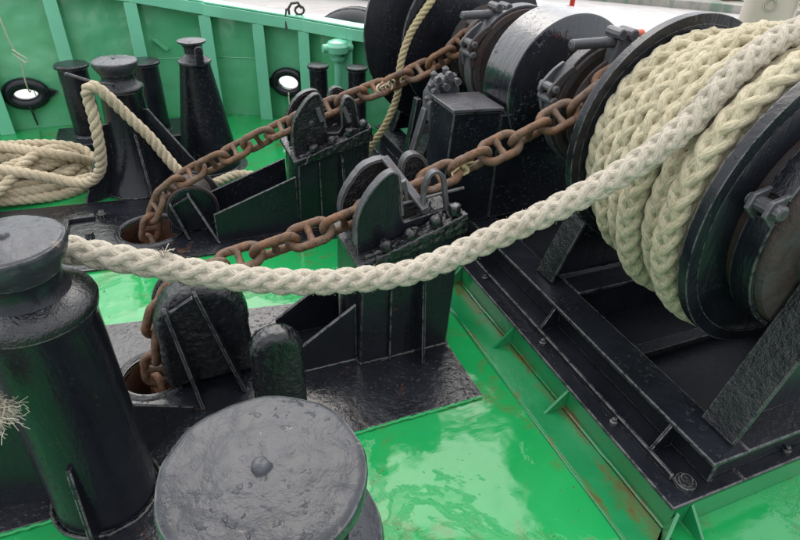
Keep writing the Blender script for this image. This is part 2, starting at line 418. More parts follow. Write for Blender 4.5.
# ------------------------------------------------------------------ deck
HO=[(-.235,1.93,.125),(-.205,3.14,.165)]
WALL=[(-5,4.6,1.4),(-2.3,5.1,1.22),(-1.15,5.1,1.13),(-.62,5.1,1.06),(-.1,5.08,.985),(.42,5.03,.885),(.81,4.87,.835),(1.14,4.70,.80),(1.42,4.44,.78),(1.80,4.08,.765),(2.4,3.4,.68),(3.1,2.5,.6),(3.8,1.2,.55),(4.2,-.5,.55),(4.2,-3,.55)]
def holed(name,outer,holes,z,th,mat,parent=None,seg=40,bevel=0):
    bm=bmesh.new(); edges=[]
    def loop(pts):
        vs=[bm.verts.new((x,y,z)) for x,y in pts]
        for i in range(len(vs)): edges.append(bm.edges.new((vs[i],vs[(i+1)%len(vs)])))
    loop(outer)
    for h in holes: loop([(h[0]+h[2]*math.cos(2*math.pi*i/seg),h[1]+h[2]*.92*math.sin(2*math.pi*i/seg)) for i in range(seg)])
    bmesh.ops.triangle_fill(bm,use_beauty=True,use_dissolve=False,edges=edges)
    bmesh.ops.recalc_face_normals(bm,faces=bm.faces)
    if bm.faces and sum(f.normal.z*f.calc_area() for f in bm.faces)<0: bmesh.ops.reverse_faces(bm,faces=bm.faces)
    if th:
        r_=bmesh.ops.extrude_face_region(bm,geom=bm.faces[:])
        dn=[e for e in r_['geom'] if isinstance(e,bmesh.types.BMVert)]
        bmesh.ops.translate(bm,verts=dn,vec=(0,0,th)); 
        bmesh.ops.recalc_face_normals(bm,faces=bm.faces)
    me=bpy.data.meshes.new(name); bm.to_mesh(me); bm.free()
    o=bpy.data.objects.new(name,me); me.materials.append(M[mat]); COL.objects.link(o)
    if parent is not None: o.parent=parent
    o['_o']=(0,0,0)
    return o
deck=struct(holed('deck',[(x,y) for x,y,z in WALL]+[(-5,-3)],HO,0,0,'deck'))
pl1=holed('doubler_plate',[(-1.35,1.37),(.95,1.37),(.955,2.12),(-1.35,2.46)],[HO[0]],.002,.012,'black_deck',deck)
pl2=holed('doubler_plate',[(-2.2,2.92),(.97,2.72),(.97,3.5),(.3,3.52),(-2.2,3.74)],[HO[1]],.002,.012,'black_deck',deck)
holed('doubler_plate',[(1.46,.74),(2.6,.74),(2.6,3.9),(1.46,3.9)],[],.002,.006,'black_in',deck)
holed('doubler_plate',[(-.455,-.5),(.27,-.5),(.27,1.369),(-.455,1.369)],[],.002,.012,'black_deck',deck)
G().box(1.088,1.222,-2,3.9,.002,.009).obj('deck_strip','grust',deck,bevel=.003)
def wobble(a,b,n,amp,seed=0):
    a,b=Vector(a),Vector(b); return [a.lerp(b,i/n)+Vector(noise.noise_vector(Vector((i*.7+seed,seed,0))))*amp for i in range(n+1)]
for k,(a,b) in enumerate([((1.085,-2,.006),(1.085,3.9,.006)),((.35,1.366,.008),(.955,1.366,.008)),((.955,1.37,.008),(.955,2.12,.008)),((-1.3,1.366,.008),(-.5,1.366,.008)),((1.23,.6,.01),(1.23,3.8,.01))]):
    G().tube(wobble(a,b,60,.004,k*3),.006,6,flat=.6).obj('weld_seam','grust' if k in(0,4) else ('deck' if k!=2 else 'black_deck'),deck)
for (hx,hy,hr) in HO:
    G().lathe((hx,hy,0),[(-.02,hr),(.002,hr+.001),(.016,hr+.004),(.022,hr+.016),(.015,hr+.028),(.003,hr+.034)],48,cap=False).obj('pipe_lip','black_ham' if hy<2.5 else 'black_deck',deck)
    # slanted hawse pipe, leading down and away under the deck
    v=[];f=[];n=40
    for k,(dz,dx,dy) in enumerate([(0,0,0),(-.12,-.02,.02),(-.3,-.10,.06),(-.8,-.4,.2)]):
        for i in range(n): v.append((hx+hr*math.cos(2*math.pi*i/n)+dx,hy+hr*.92*math.sin(2*math.pi*i/n)+dy,dz))
    for k in range(3):
        for i in range(n): j=(i+1)%n; f.append((k*n+i,(k+1)*n+i,(k+1)*n+j,k*n+j))
    f.append(tuple(range(3*n,4*n)))
    G().add(v,f).obj('hawse_pipe','rustbrown' if hy<2.5 else 'rustred',deck)

# ------------------------------------------------------------------ bulwark
bw=thing('bulwark','light green steel bulwark with flat stiffeners and two oval mooring holes','bulwark',(0,5,0))
NRM=[]
def seg_panel(A,B,hole=None):
    ax,ay,az=A;bx,by,bz=B; g=G(); a=Vector((ax,ay,0)); b=Vector((bx,by,0)); t=(b-a); Ln=t.length; t.normalize(); nn=Vector((t.y,-t.x,0))
    if nn.y>0: nn=-nn
    th=.012
    if hole is None:
        g.slab([a+Vector((0,0,-1.7)),b+Vector((0,0,-1.7)),b+Vector((0,0,bz-.01)),a+Vector((0,0,az-.01))],-nn*th)
    else:
        hs,hz,ha,hb=hole; n=40; outer=[];inner=[]
        z0=.02
        for i in range(n):
            q=2*math.pi*i/n; c,s_=math.cos(q),math.sin(q); inner.append((hs+ha*c,hz+hb*s_))
            # project outward to rectangle
            top=lambda s2: az+(bz-az)*s2/Ln-.01
            k=min([( (Ln-hs)/c if c>1e-6 else 9),(-hs/c if c<-1e-6 else 9),((top(hs)-hz)/s_ if s_>1e-6 else 9),((z0-hz)/s_ if s_<-1e-6 else 9)])
            outer.append((hs+k*c,hz+k*s_))
        for cs,cz in ((0,z0),(Ln,z0),(0,az-.01),(Ln,bz-.01)):
            i=min(range(n),key=lambda i:(outer[i][0]-cs)**2+(outer[i][1]-cz)**2); outer[i]=(cs,cz)
        f3=lambda s2,z2,d=0:a+t*s2+Vector((0,0,z2))-nn*d
        v=[f3(*p) for p in inner]+[f3(*p) for p in outer]+[f3(*p,th) for p in inner]+[f3(*p,th) for p in outer]; f=[]
        for i in range(n):
            j=(i+1)%n; f+= [(i,j,n+j,n+i),(2*n+j,2*n+i,3*n+i,3*n+j),(j,i,2*n+i,2*n+j)]
        g.add(v,f); g.slab([f3(0,-1.7),f3(Ln,-1.7),f3(Ln,z0),f3(0,z0)],-nn*th)
    o=g.obj('shell_panel','gwall',bw,smooth=None); return a,t,nn,Ln
holes={2:(.19,.275,.095,.050),6:(.19,.30,.088,.058)}
rings=[]
for i in range(len(WALL)-1):
    a,t,nn,Ln=seg_panel(WALL[i],WALL[i+1],holes.get(i)); NRM.append((a,t,nn,Ln))
    if i in holes:
        hs,hz,ha,hb=holes[i]; n=48; c0=a+t*hs+Vector((0,0,hz))
        g=G(); g.tube([c0+nn*.035+t*(ha+.025)*math.cos(2*math.pi*k/n)+Vector((0,0,(hb+.028)*math.sin(2*math.pi*k/n))) for k in range(n)],.043 if i==2 else .034,12,closed=True)
        rg=g.obj('fairlead_ring','black',bw)
        G().slab([c0+nn*.02-Vector((0,0,hb+.05)),c0+nn*.09-Vector((0,0,hb+.03)),c0+nn*.02-Vector((0,0,hb+.2))],t*.012).obj('ring_bracket','black' if i==2 else 'black',rg)
        for sgn in (-1,1): G().slab([c0+nn*.005+t*sgn*(ha+.05)+Vector((0,0,.03)),c0+nn*.005+t*sgn*(ha+.12)-Vector((0,0,.0)),c0+nn*.005+t*sgn*(ha+.05)-Vector((0,0,.05))],nn*.03).obj('ring_wing','black',rg)
        rings.append((c0,t,nn))
# cap rail and lower flat, stiffeners
for i in range(len(WALL)-1):
    (ax,ay,az),(bx,by,bz)=WALL[i],WALL[i+1]; a,t,nn,Ln=NRM[i]
    A=Vector((ax,ay,az)); B=Vector((bx,by,bz))
    G().slab([A+nn*.10,B+nn*.10,B-nn*.035,A-nn*.035],(0,0,.014)).obj('cap_rail','wgreen',bw,bevel=.004)
    G().slab([A+nn*.10+Vector((0,0,-.084)),B+nn*.10+Vector((0,0,-.084)),B+nn*.10+Vector((0,0,-.002)),A+nn*.10+Vector((0,0,-.002))],nn*.012).obj('rail_flange','wgreen',bw,bevel=.003)
for i in range(1,len(WALL)-1):
    x,y,z=WALL[i]; nn=(NRM[i-1][2]+NRM[i][2]).normalized(); t=Vector((-nn.y,nn.x,0)); a=Vector((x,y,0))
    if t.x<0:t=-t
    zt=z-.085
    s_=G(); fl=a+nn*.10
    s_.slab([fl-t*.050,fl+t*.050,fl+t*.043+Vector((0,0,zt)),fl-t*.043+Vector((0,0,zt))],nn*.010)
    st=s_.obj('stiffener','wgreen',bw,bevel=.003)
    G().slab([a+nn*.001,fl,fl+Vector((0,0,zt+.06)),a+nn*.001+Vector((0,0,zt+.06))],t*.01).obj('stiffener_web','gwall',st)
# horizontal weld line on panels
for i in (1,2,3,4,5,6):
    a,t,nn,Ln=NRM[i]; 
    if i not in holes: G().tube(wobble(a+nn*.002+Vector((0,0,.47)),a+t*Ln+nn*.002+Vector((0,0,.47)),14,.001,i),.003,5).obj('weld_line','gwall',bw)
# small pad on the shell
a,t,nn,Ln=NRM[4]; c=a+t*.1+nn*.012+Vector((0,0,.62))
G().slab([c,c+t*.085-Vector((0,0,.085)),c+t*.11-Vector((0,0,.07)),c+t*.02+Vector((0,0,.015))],nn*.03).obj('cleat','gwall',bw)

# ------------------------------------------------------------------ bollards
_tx=bpy.data.textures.new('paint_lumps','CLOUDS'); _tx.noise_scale=.021; _tx.noise_depth=3
_tx2=bpy.data.textures.new('paint_sags','CLOUDS'); _tx2.noise_scale=.008; _tx2.noise_depth=2
def lump(o,vox=.006,st=.010,rb=None):
    if rb:
        for m_ in list(o.modifiers): o.modifiers.remove(m_)
        b=o.modifiers.new('bevel','BEVEL'); b.width=rb; b.segments=4; b.limit_method='ANGLE'; b.angle_limit=R(40)
    m_=o.modifiers.new('remesh','REMESH'); m_.mode='VOXEL'; m_.voxel_size=vox; m_.use_smooth_shade=True
    for tx,q in ((_tx,1),(_tx2,.5)):
        m_=o.modifiers.new('lumps','DISPLACE'); m_.texture=tx; m_.strength=st*q; m_.mid_level=.5; m_.texture_coords='GLOBAL'
    return o
def lumpy(o,amp,sc):
    for v in o.data.vertices:
        n_=noise.noise(Vector(v.co)*sc)*amp+noise.noise(Vector(v.co)*sc*3.1)*amp*.4; v.co+=v.normal*n_
def guide_bollard(x,y,h,rc,rs,rb,label,capmat='black',fins=(),slim=False):
    t=thing('guide_bollard',label,'bollard',(x,y,0),'tapered guide bollards on the deck')
    k=h/.8
    body=G().lathe((x,y,0),[(.004,rb+.012),(.018,rb),(.3*k,rb*.5+rs*.5-.004 if slim else rb*.36+rs*.64-.02),(.595*k,rs-.010),(.61*k,rs-.004),(.625*k,rs)],64).obj('body','black',t); lumpy(body,.0025,9)
    sh=G().lathe((x,y,0),[(.625*k,rs+.002),(.637*k,rs+.004),(.647*k,rs),(.66*k,rs*.86),(.672*k,rc*.78)],64).obj('shoulder','black_ham' if capmat!='grey' else 'grey_cap',t)
    nk=G().lathe((x,y,0),[(.655*k,rc*.93),(.665*k,rc*.84),(.68*k,rc*.76),(.698*k,rc*.72),(.712*k,rc*.735),(.722*k,rc*.77)],64).obj('neck','black',t)
    prof=[(.720*k,rc*.76),(.735*k,rc*.84),(.750*k,rc*.925),(.762*k,rc*.98),(.770*k,rc*1.0),(.783*k,rc*1.0),(.788*k,rc*.985),(.792*k,rc*.93),(.7935*k,rc*.8),(.795*k,rc*.6),(.797*k,rc*.4),(.799*k,rc*.2),(.800*k,rc*.03)]
    cp=G().lathe((x,y,0),[(prof[i][0]+(prof[i+1][0]-prof[i][0])*q/4,prof[i][1]+(prof[i+1][1]-prof[i][1])*q/4) for i in range(len(prof)-1) for q in range(4)]+[prof[-1]],110).obj('cap','grey_cap' if capmat=='grey' else 'black_ham' if False else 'grey_cap',t); lumpy(cp,.0032,17)
    bo=G().lathe((x,y,0),[(.796*k,rc*.115),(.799*k,rc*.10),(.8035*k,rc*.08),(.806*k,rc*.05),(.8065*k,rc*.02)],14).obj('bolt','grey_cap',cp); lumpy(bo,.005,60)
    for (ang,l,zt,r0) in fins:
        d=Vector((math.cos(ang),math.sin(ang),0)); c=Vector((x,y,0)); s_=Vector((-d.y,d.x,0))*.007
        rt=rs+(rb-rs)*(1-zt/.6)
        G().slab([c+d*(rb-.03)+Vector((0,0,.003))-s_,c+d*(rb+l)+Vector((0,0,.003))-s_,c+d*(rb+l)+Vector((0,0,.03))-s_,c+d*(rt+.012)+Vector((0,0,zt))-s_,c+d*(rt-.03)+Vector((0,0,zt))-s_],s_*2).obj('gusset','black_smooth',t,bevel=.003)
    return t
guide_bollard(-.405,1.41,.985,.125,.150,.150,'tapered black bollard at left edge with the pale hawser round its neck',fins=[(R(43),.25,.27,0),(R(-100),.055,.33,0),(R(168),.34,.50,0)],slim=True)
guide_bollard(-.23,3.78,.8,.125,.128,.215,'black guide bollard beyond the near ones, tan rope passing over it',fins=[(R(-150),.16,.45,0),(R(-33),.34,.52,0),(R(-80),.1,.4,0)])
guide_bollard(.034,.567,.985,.154,.178,.14,'nearest bollard with big round grey cap and a bolt stub in its middle',capmat='grey',slim=True)
t=thing('pin_bollard','tall slim tapered black bollard with small waisted head before the bulwark','bollard',(.22,3.98,0))
b_=G().lathe((.22,3.98,0),[(.004,.215),(.012,.2),(.3,.155),(.68,.095),(.70,.098)],56).obj('body','black',t); lumpy(b_,.002,9)
G().lathe((.22,3.98,0),[(.002,.25),(.008,.245),(.009,.2)],48).obj('base_ring','black_deck',t)
G().lathe((.22,3.98,0),[(.70,.10),(.707,.104),(.715,.102),(.73,.075),(.755,.052),(.79,.052),(.81,.066),(.822,.086),(.832,.086),(.84,.05),(.843,.01)],48).obj('head','grey_cap',t)
G().xz([(.22,.70),(.27,.70),(.272,.80),(.262,.815),(.235,.815),(.222,.80)],3.87,3.89).obj('pin_plate','black',t,bevel=.004)
# twin mooring bitts
def bitts(label,posts,r,h,box,zb):
    t=thing('mooring_bitts',label,'bitts',(posts[0][0],posts[0][1],0),'pairs of black mooring bitts by the bulwark')
    x0,x1,y0,y1=box
    G().box(x0,x1,y0,y1,.003,zb).obj('base_box','black',t,bevel=.006)
    for (x,y) in posts:
        p_=G().lathe((x,y,0),[(zb+.002,r*1.12),(zb+.015,r),(h-.03,r*.97),(h-.022,r*1.14),(h-.006,r*1.16),(h,r*1.1),(h+.003,r*.5),(h+.004,.003)],40).obj('post','black',t)
    return t
bitts('pair of black round bitts on a box base, left, by the bulwark',[(-.54,4.5),(-.09,4.47)],.095,.61,(-.76,.13,4.30,4.68),.12)
bitts('pair of black round bitts standing either side of the green valve',[(1.05,4.10),(1.30,3.98)],.066,.60,(.95,1.42,3.88,4.22),.08)
# rod on far bollard that holds the tan rope
g=G(); g.tube([(-.24,3.70,.675),(-.34,3.60,.72),(-.46,3.52,.80)],.008,8)
tag(g.obj('horn_rod','grey_metal'),'thin grey rod sticking out from the far guide bollard above the tan rope','rod')

# green valve post
t=thing('vent_valve','light green pipe with bulbous valve head in front of the bulwark','vent',(1.27,4.35,0))
G().lathe((1.27,4.35,0),[(.0,.05),(.012,.05),(.014,.028),(.55,.028)],24).obj('pipe','wgreen',t)
G().lathe((1.27,4.35,0),[(.55,.045),(.565,.055),(.58,.055),(.585,.035),(.60,.04)],20).obj('collar','wgreen',t)
g=G().lathe((1.27,4.35,0),[(.60,.05),(.615,.082),(.66,.088),(.69,.07),(.705,.03),(.707,.004)],20); g.obj('valve_head','wgreen',t)
G().lathe((1.27,4.35,.645),[(-.115,.03),(-.075,.034),(.075,.034),(.115,.03)],12,axis='X').obj('side_nut','wgreen',t)

# ------------------------------------------------------------------ chain stoppers
def blob_line(g,a,b,r,seed,n=26):
    pts=wobble(a,b,n,r*1.1,seed); g.tube(pts,r,7,rf=lambda u:1+.5*noise.noise(Vector((u*17,seed,0))))
def arch(g,pts,y0,y1,r):
    """flat bar rim that follows an outline, set proud of the plate"""
    pts=[(q.x,q.z) for q in spline([(p[0],0,p[1]) for p in pts],46)[0]]
    n=len(pts); v=[];f=[]
    for i in range(n):
        a=Vector(pts[max(0,i-1)]);b=Vector(pts[min(n-1,i+1)]); t=(b-a).normalized(); nn=Vector((-t.y,t.x)); p=Vector(pts[i])
        w=r*(1+.18*noise.noise(Vector((p.x*60,p.y*60,y0*9))))
        o_=p+nn*w; i_=p-nn*w*.25; v+=[(o_.x,y0,o_.y),(o_.x,y1,o_.y),(i_.x,y1,i_.y),(i_.x,y0,i_.y)]
    for i in range(n-1):
        q=4*i
        for k in range(4): l=(k+1)%4; f.append((q+k,q+4+k,q+4+l,q+l))
    f+=[(0,1,2,3),(4*n-1,4*n-2,4*n-3,4*n-4)]
    g.add(v,f)
def smooth2(pts,k=5):
    p,_=spline([(a,0,b) for a,b in pts],len(pts)*k); return [(q.x,q.z) for q in p]
def chain_stopper(dx,dy,dz,label,near):
    t=thing('chain_stopper',label,'chain stopper',(.76+dx,1.85+dy,.014),'chain stoppers on their posts')
    X=lambda x:x+dx; Y=lambda y:y+dy; Z=lambda z:z+dz
    G().slab([(X(.555),Y(1.70),.016),(X(.955),Y(1.70),.016),(X(.975),Y(1.70),Z(.585)),(X(.57),Y(1.70),Z(.49))],(0,.33,0)).obj('post','black',t,bevel=.005)
    G().slab([(X(.80),Y(1.698),Z(.52)),(X(.80),Y(1.66),Z(.50)),(X(.80),Y(1.61),.017),(X(.80),Y(1.698),.017)],(.014,0,0)).obj('fin','black',t,bevel=.002)
    G().slab([(X(.68),Y(1.698),Z(.50)),(X(.68),Y(1.685),Z(.5)),(X(.68),Y(1.682),.017),(X(.68),Y(1.698),.017)],(.008,0,0)).obj('seam_bar','black',t,bevel=.002)
    # sloping head plate
    G().slab([(X(.548),Y(1.685),Z(.492)),(X(.995),Y(1.685),Z(.60)),(X(.988),Y(1.685),Z(.628)),(X(.541),Y(1.685),Z(.520))],(0,.36,0)).obj('head_plate','black_ham',t,bevel=.006)
    g=G()
    for k in range(1): blob_line(g,(X(.58),Y(1.705+.018*k),Z(.535)),(X(.97),Y(1.705+.018*k),Z(.628)),.009,k+dx*9+1)
    blob_line(g,(X(.60),Y(1.80),Z(.54)),(X(.96),Y(1.80),Z(.625)),.012,9)
    g.obj('weld_bead','black_ham',t)
    g=G()
    for (bx,by) in ((.93,1.72),(.955,1.77),(.90,1.75)): 
        bz=.52+(bx-.55)*.241+.02
        g.lathe((X(bx),Y(by),Z(bz)),[(-.01,.02),(.02,.02),(.03,.012),(.032,.002)],8)
    for (bx,by,r1) in ((.78,1.725,.028),(.86,1.73,.024)):
        bz=.52+(bx-.55)*.241+.012
        g.tube([(X(bx)+r1*math.cos(q*.5236),Y(by),Z(bz)+r1*math.sin(q*.5236)) for q in range(12)],.009,6,closed=True)
    g.obj('nut','black_ham',t)
    # thick hinge block with paint-filled corners
    G().slab([(X(.60),Y(1.672),Z(.50)),(X(.985),Y(1.672),Z(.592)),(X(.975),Y(1.672),Z(.672)),(X(.90),Y(1.672),Z(.640)),(X(.78),Y(1.672),Z(.60)),(X(.62),Y(1.672),Z(.545))],(0,.066,0)).obj('hinge_block','black_ham',t)
    lump(t.children[-1] if t.children[-1].name.startswith('hinge_block') else [c_ for c_ in t.children if c_.name.startswith('hinge_block')][-1],.005,.014)
    for (nx_,nz_) in ((.66,.585),(.76,.615),(.86,.655),(.935,.69)):
        lump(G().lathe((X(nx_),Y(1.70),Z(nz_)),[(-.03,.024),(.0,.026),(.012,.02),(.016,.006)],12).obj('nut','black_ham',t),.004,.006)
    if not near: [lump(c_,.006,.012) for c_ in t.children if c_.name.split('.')[0] in('head_plate','nut')]
    else: [lump(c_,.005,.008) for c_ in t.children if c_.name.split('.')[0] in('head_plate','nut')]
    f1=smooth2([(.56,.58),(.563,.67),(.585,.735),(.63,.80),(.675,.84),(.71,.842),(.722,.80),(.73,.73),(.735,.67)],4)
    f2=smooth2([(.832,.66),(.832,.755),(.847,.808),(.872,.818),(.898,.79),(.912,.72),(.928,.63)],4)
    pl=(f1+[(.752,.635),(.93,.665),(.93,.61),(.565,.52)]) if near else (f1+[(.752,.635),(.81,.63)]+f2+[(.93,.61),(.565,.52)])
    G().xz([(X(a),Z(b)) for a,b in pl],Y(1.745),Y(1.765)).obj('cheek_plate','black_smooth' if near else 'black_ham',t,bevel=.003); near or lump(t.children[-1],.005,.010)
    for ff in (f1,f2): g=G(); rw=.0075 if (ff is f1 or not near) else .011; arch(g,[(X(a),Z(b)) for a,b in ff],Y(1.730) if rw<.01 else Y(1.738),Y(1.768),rw); g.obj('cheek_rim','grey_metal' if near else 'black_ham',t,bevel=.0025)
    r1=smooth2([(.575,.56),(.572,.63),(.60,.70),(.65,.765),(.70,.792),(.745,.795),(.765,.775),(.785,.71)],4)
    r2=smooth2([(.83,.69),(.83,.76),(.85,.795),(.885,.797),(.92,.765),(.94,.68)])
    pl=r1+[(.80,.69),(.82,.68)]+r2+[(.95,.62),(.575,.53)]
    G().xz([(X(a),Z(b)) for a,b in pl],Y(1.965),Y(1.985)).obj('cheek_plate','black_ham',t,bevel=.003); near or lump(t.children[-1],.005,.010)
    for ff in (r1,r2): g=G(); arch(g,[(X(a),Z(b)) for a,b in ff],Y(1.952),Y(1.992),.010); g.obj('cheek_rim','grey_metal' if near else 'black_ham',t)
    if near:
        g=G(); a=Vector((X(.745),Y(1.955),Z(.812))); b=Vector((X(.828),Y(1.728),Z(.685))); d=(b-a).normalized(); u=Vector((.55,.6,.3)); u=(u-d*u.dot(d)).normalized()*.016; w_=d.cross(u).normalized()*.007
        g.slab([a-u-w_,a+u-w_,b+u-w_,b-u-w_],w_*2); g.obj('stopper_bar','grey_metal',t,bevel=.003)
        G().tube([(X(.70),Y(1.78),Z(.690)),(X(1.02),Y(1.80),Z(.712))],.0065,8).obj('locking_pin','grey_metal',t)
        G().tube([(X(.765),Y(1.80),Z(.78)),(X(.785),Y(1.80),Z(.70))],.012,8,flat=.6).obj('pawl','grey_metal',t)
    else:
        G().tube([(X(.70),Y(1.74),Z(.78)),(X(.72),Y(1.735),Z(.71))],.014,8).obj('pawl','grey_metal',t)
        G().tube([(X(.84),Y(1.74),Z(.77)),(X(.87),Y(1.735),Z(.69))],.014,8).obj('pawl','grey_metal',t)
    for (px_,pz_) in () if near else ((.665,.70),(.87,.72),(.80,.60)):
        G().lathe((X(px_),0,Z(pz_)),[(Y(1.728),.010),(Y(1.732),.016),(Y(1.746),.017)],8,'Y').obj('bolt','black_ham',t)
    # sloping stay webs towards the rollers
    for yy in ((1.735,1.985) if near else (1.71,1.98)):
        x0=.27 if near else .10
        z1=.30 if near else Z(.42); z0=.11 if near else .19
        G().xz([(X(x0) if near else x0+dx,.016),(X(.554),.016),(X(.554),z1),(x0+dx,z0)],Y(yy),Y(yy+.014)).obj('stay_web','black_smooth',t,bevel=.002)
    return t
chain_stopper(0,0,0,'nearer chain stopper: black post with grey rimmed cheeks, bar and pin',True)
chain_stopper(.03,1.16,-.075,'farther chain stopper: lumpy black rounded cheeks on a black post',False)

# ------------------------------------------------------------------ chain rollers over the hawse pipes
def chain_roller(cx,cz,r,y0,y1,label,ribs,big):
    t=thing('chain_roller',label,'chain roller',(cx,(y0+y1)/2,.014),'chain rollers beside the hawse pipes')
    def cheek(y,th,mat):
        pts=[(cx+r*math.cos(R(a)),cz+r*math.sin(R(a))) for a in range(-15,196,10)]
        pts=pts+[(cx-r*1.06,.016),(cx+r*1.0,.016)]
        return G().xz(pts,y,y+th).obj('cheek_plate',mat,t,bevel=.008)
    q_=cheek(y0,.022 if not big else .135,'black' if not big else 'black_ham'); big and lump(q_,.005,.0065,.042); cheek(y1,.022,'black_ham' if big else 'black')
    yi=y0+(.137 if big else .022)
    if big:
        g=G(); pts=[(cx+(r-.008)*math.cos(R(a)),cz+(r-.008)*math.sin(R(a))) for a in range(20,171,10)]
        g.lathe((cx,yi+.003,cz),[(0,r*.93),(.012,r*.9),((y1-yi)/2-.003,r*.72),(y1-yi-.018,r*.9),(y1-yi-.006,r*.93)],40,axis='Y'); o=g.obj('roller','black_ham',t)
    else:
        G().lathe((cx,yi+.003,cz),[(0,r*.92),(.02,r*.9),((y1-yi)/2-.003,r*.66),(y1-yi-.026,r*.9),(y1-yi-.006,r*.92)],40,axis='Y').obj('roller','rustdark',t)
        for yy in (y0-.004,y1+.022): G().ring((cx,yy,cz),r*.985,r*1.03,0,.03 if yy<y1 else .004,64).obj('roller_rim','rustdark',t)
    for (xt,zt,xb,yb) in ribs:
        G().slab([(xt,y0-.002,zt),(xt+.002,y0-.028,zt-.012),(xb,yb,.018),(xb-.0,y0-.002,.018)],(.014,0,0)).obj('rib','black',t,bevel=.003)
    (xa,za,_,_),(xb_,zb_,_,_)=ribs
    G().slab([(xa+.016,y0-.024,za-.03),(xb_-.002,y0-.024,zb_-.03),(xb_-.002,y0-.024,zb_-.018),(xa+.016,y0-.024,za-.018)],(0,.02,0)).obj('crossbar','black',t,bevel=.002)
    return t
chain_roller(-.02,.30,.172,1.80,1.98,'big lumpy black chain roller housing with two ribs below the hawser',[(-.145,.42,-.085,1.66),(-.035,.47,.075,1.70)],True)
chain_roller(.035,.145,.135,3.05,3.27,'smaller rust rimmed chain roller with two ribs beside the rusty hole',[(-.085,.215,-.02,2.95),(.015,.255,.13,2.86)],False)
# rounded lug
g=G(); pts=[(.105,.016),(.285,.016),(.285,.36)]+[(.195+.09*math.cos(R(a)),.37+.085*math.sin(R(a))) for a in range(0,181,12)]+[(.105,.36)]
o=g.xz(pts,1.47,1.56).obj('deck_lug','black_ham',bevel=.012,org=(.195,1.52,0)); lump(o,.005,.0065,.03); tag(o,'upright round topped lumpy black lug just behind the nearest bollard','lug')
def bead(pts,r_,mat,par,sd=0,name='weld_bead'):
    g=G(); n=max(10,int(spline(pts,20)[1]/.008)); P2=[p+Vector(noise.noise_vector(Vector((i*.6,sd,1))))*r_*.35 for i,p in enumerate(spline(pts,n)[0])]
    g.tube(P2,r_,6,rf=lambda u:.85+.4*noise.noise(Vector((u*n*.45,sd,3)))); return g.obj(name,mat,par,smooth=80)
for t_ in [o for o in bpy.data.objects if o.name.startswith('chain_stopper')]:
    dx,dy=(0,0) if t_['label'].startswith('nearer') else (.03,1.16)
    bead([(.55+dx,2.02+dy,.018),(.552+dx,1.70+dy,.018)],.007,'black_ham',t_,1); bead([(.555+dx,1.697+dy,.018),(.96+dx,1.697+dy,.018)],.007,'black_ham',t_,2); bead([(.96+dx,1.70+dy,.018),(.96+dx,2.02+dy,.018)],.007,'black_ham',t_,3)
    bead([(.28+dx,1.733+dy,.018),(.55+dx,1.733+dy,.018)],.006,'black_ham',t_,4)
for t_ in [o for o in bpy.data.objects if o.name.startswith('guide_bollard')]:
    x_,y_,_=t_.location; rb_=.150 if y_<3 else .215
    if y_<1: continue
    bead([(x_+(rb_+.012)*math.cos(R(a)),y_+(rb_+.012)*math.sin(R(a)),.018) for a in range(150,421,10)],.008,'black_ham',t_,5)
# small L fitting on the plate
g=G().box(-.66,-.50,3.36,3.40,.016,.04).box(-.66,-.63,3.22,3.36,.016,.04)
tag(g.obj('bent_bracket','black_deck',bevel=.004,org=(-.6,3.35,.016)),'low L shaped black bracket lying on the black plate left of the hole','bracket')
tag(G().lathe((-.46,3.37,.016),[(0,.03),(.03,.028),(.045,.015),(.047,.002)],10).obj('deck_stud','black_ham'),'larger black stud welded on the plate at the end of the L bracket','stud')
tag(G().lathe((-.52,3.16,.016),[(0,.025),(.03,.02),(.035,.002)],10).obj('deck_stud','black_ham'),'smaller black stud on the plate below the L bracket, near the hawser','stud')

# ------------------------------------------------------------------ chains
def link_mesh(d):
    g=G(); L_,W=5.9*d,3.6*d; rad=(W-d)/2; half=(L_-d)/2-rad; pts=[]
    for k in range(13): a=math.pi*k/12-math.pi/2; pts.append((half+rad*math.cos(a),rad*math.sin(a),0))
    for k in range(13): a=math.pi*k/12+math.pi/2; pts.append((-half+rad*math.cos(a),rad*math.sin(a),0))
    g.tube(spline(pts+[pts[0]],66)[0][:-1],d/2,14,closed=True)
    g.tube([(0,-rad,0),(0,-rad*.5,0),(0,0,0),(0,rad*.5,0),(0,rad,0)],d*.36,8,rf=lambda u:1+1.0*abs(u-.5))
    sd=link_mesh.n=getattr(link_mesh,'n',0)+1
    me=g.mesh('link')
    for v_ in me.vertices:
        q=Vector(v_.co); v_.co=q+v_.normal*(noise.noise(q*60+Vector((sd*9,0,0)))*d*.05+noise.noise(q*170+Vector((sd*5,3,0)))*d*.03)
    me.materials.append(M['rust']); me.shade_smooth(); me.set_sharp_from_angle(angle=R(60)); return me
def anchor_chain(pts,d,label,roll0):
    t=thing('anchor_chain',label,'chain',pts[0],'stud link anchor chains to the windlass')
    L=spline(pts,50)[1]; n=int(L/(3.95*d)); P_,_=spline(pts,n+1)
    mes=[link_mesh(d) for _ in range(5)]; up=Vector((0,0,1))
    for i in range(n):
        a,b=P_[i],P_[i+1]; x=(b-a).normalized(); y=up.cross(x); y=y.normalized() if y.length>.05 else Vector((0,1,0)); z=x.cross(y)
        ro=R(roll0+(90 if i%2 else 0)+random.uniform(-7,7)); y2=y*math.cos(ro)+z*math.sin(ro); z2=x.cross(y2)
        o=bpy.data.objects.new('link',mes[(i*3)%5]); COL.objects.link(o); o.parent=t
        mm=Matrix((x,y2,z2)).transposed().to_4x4(); mm.translation=(a+b)/2-Vector(pts[0]); o.matrix_local=mm
    return t
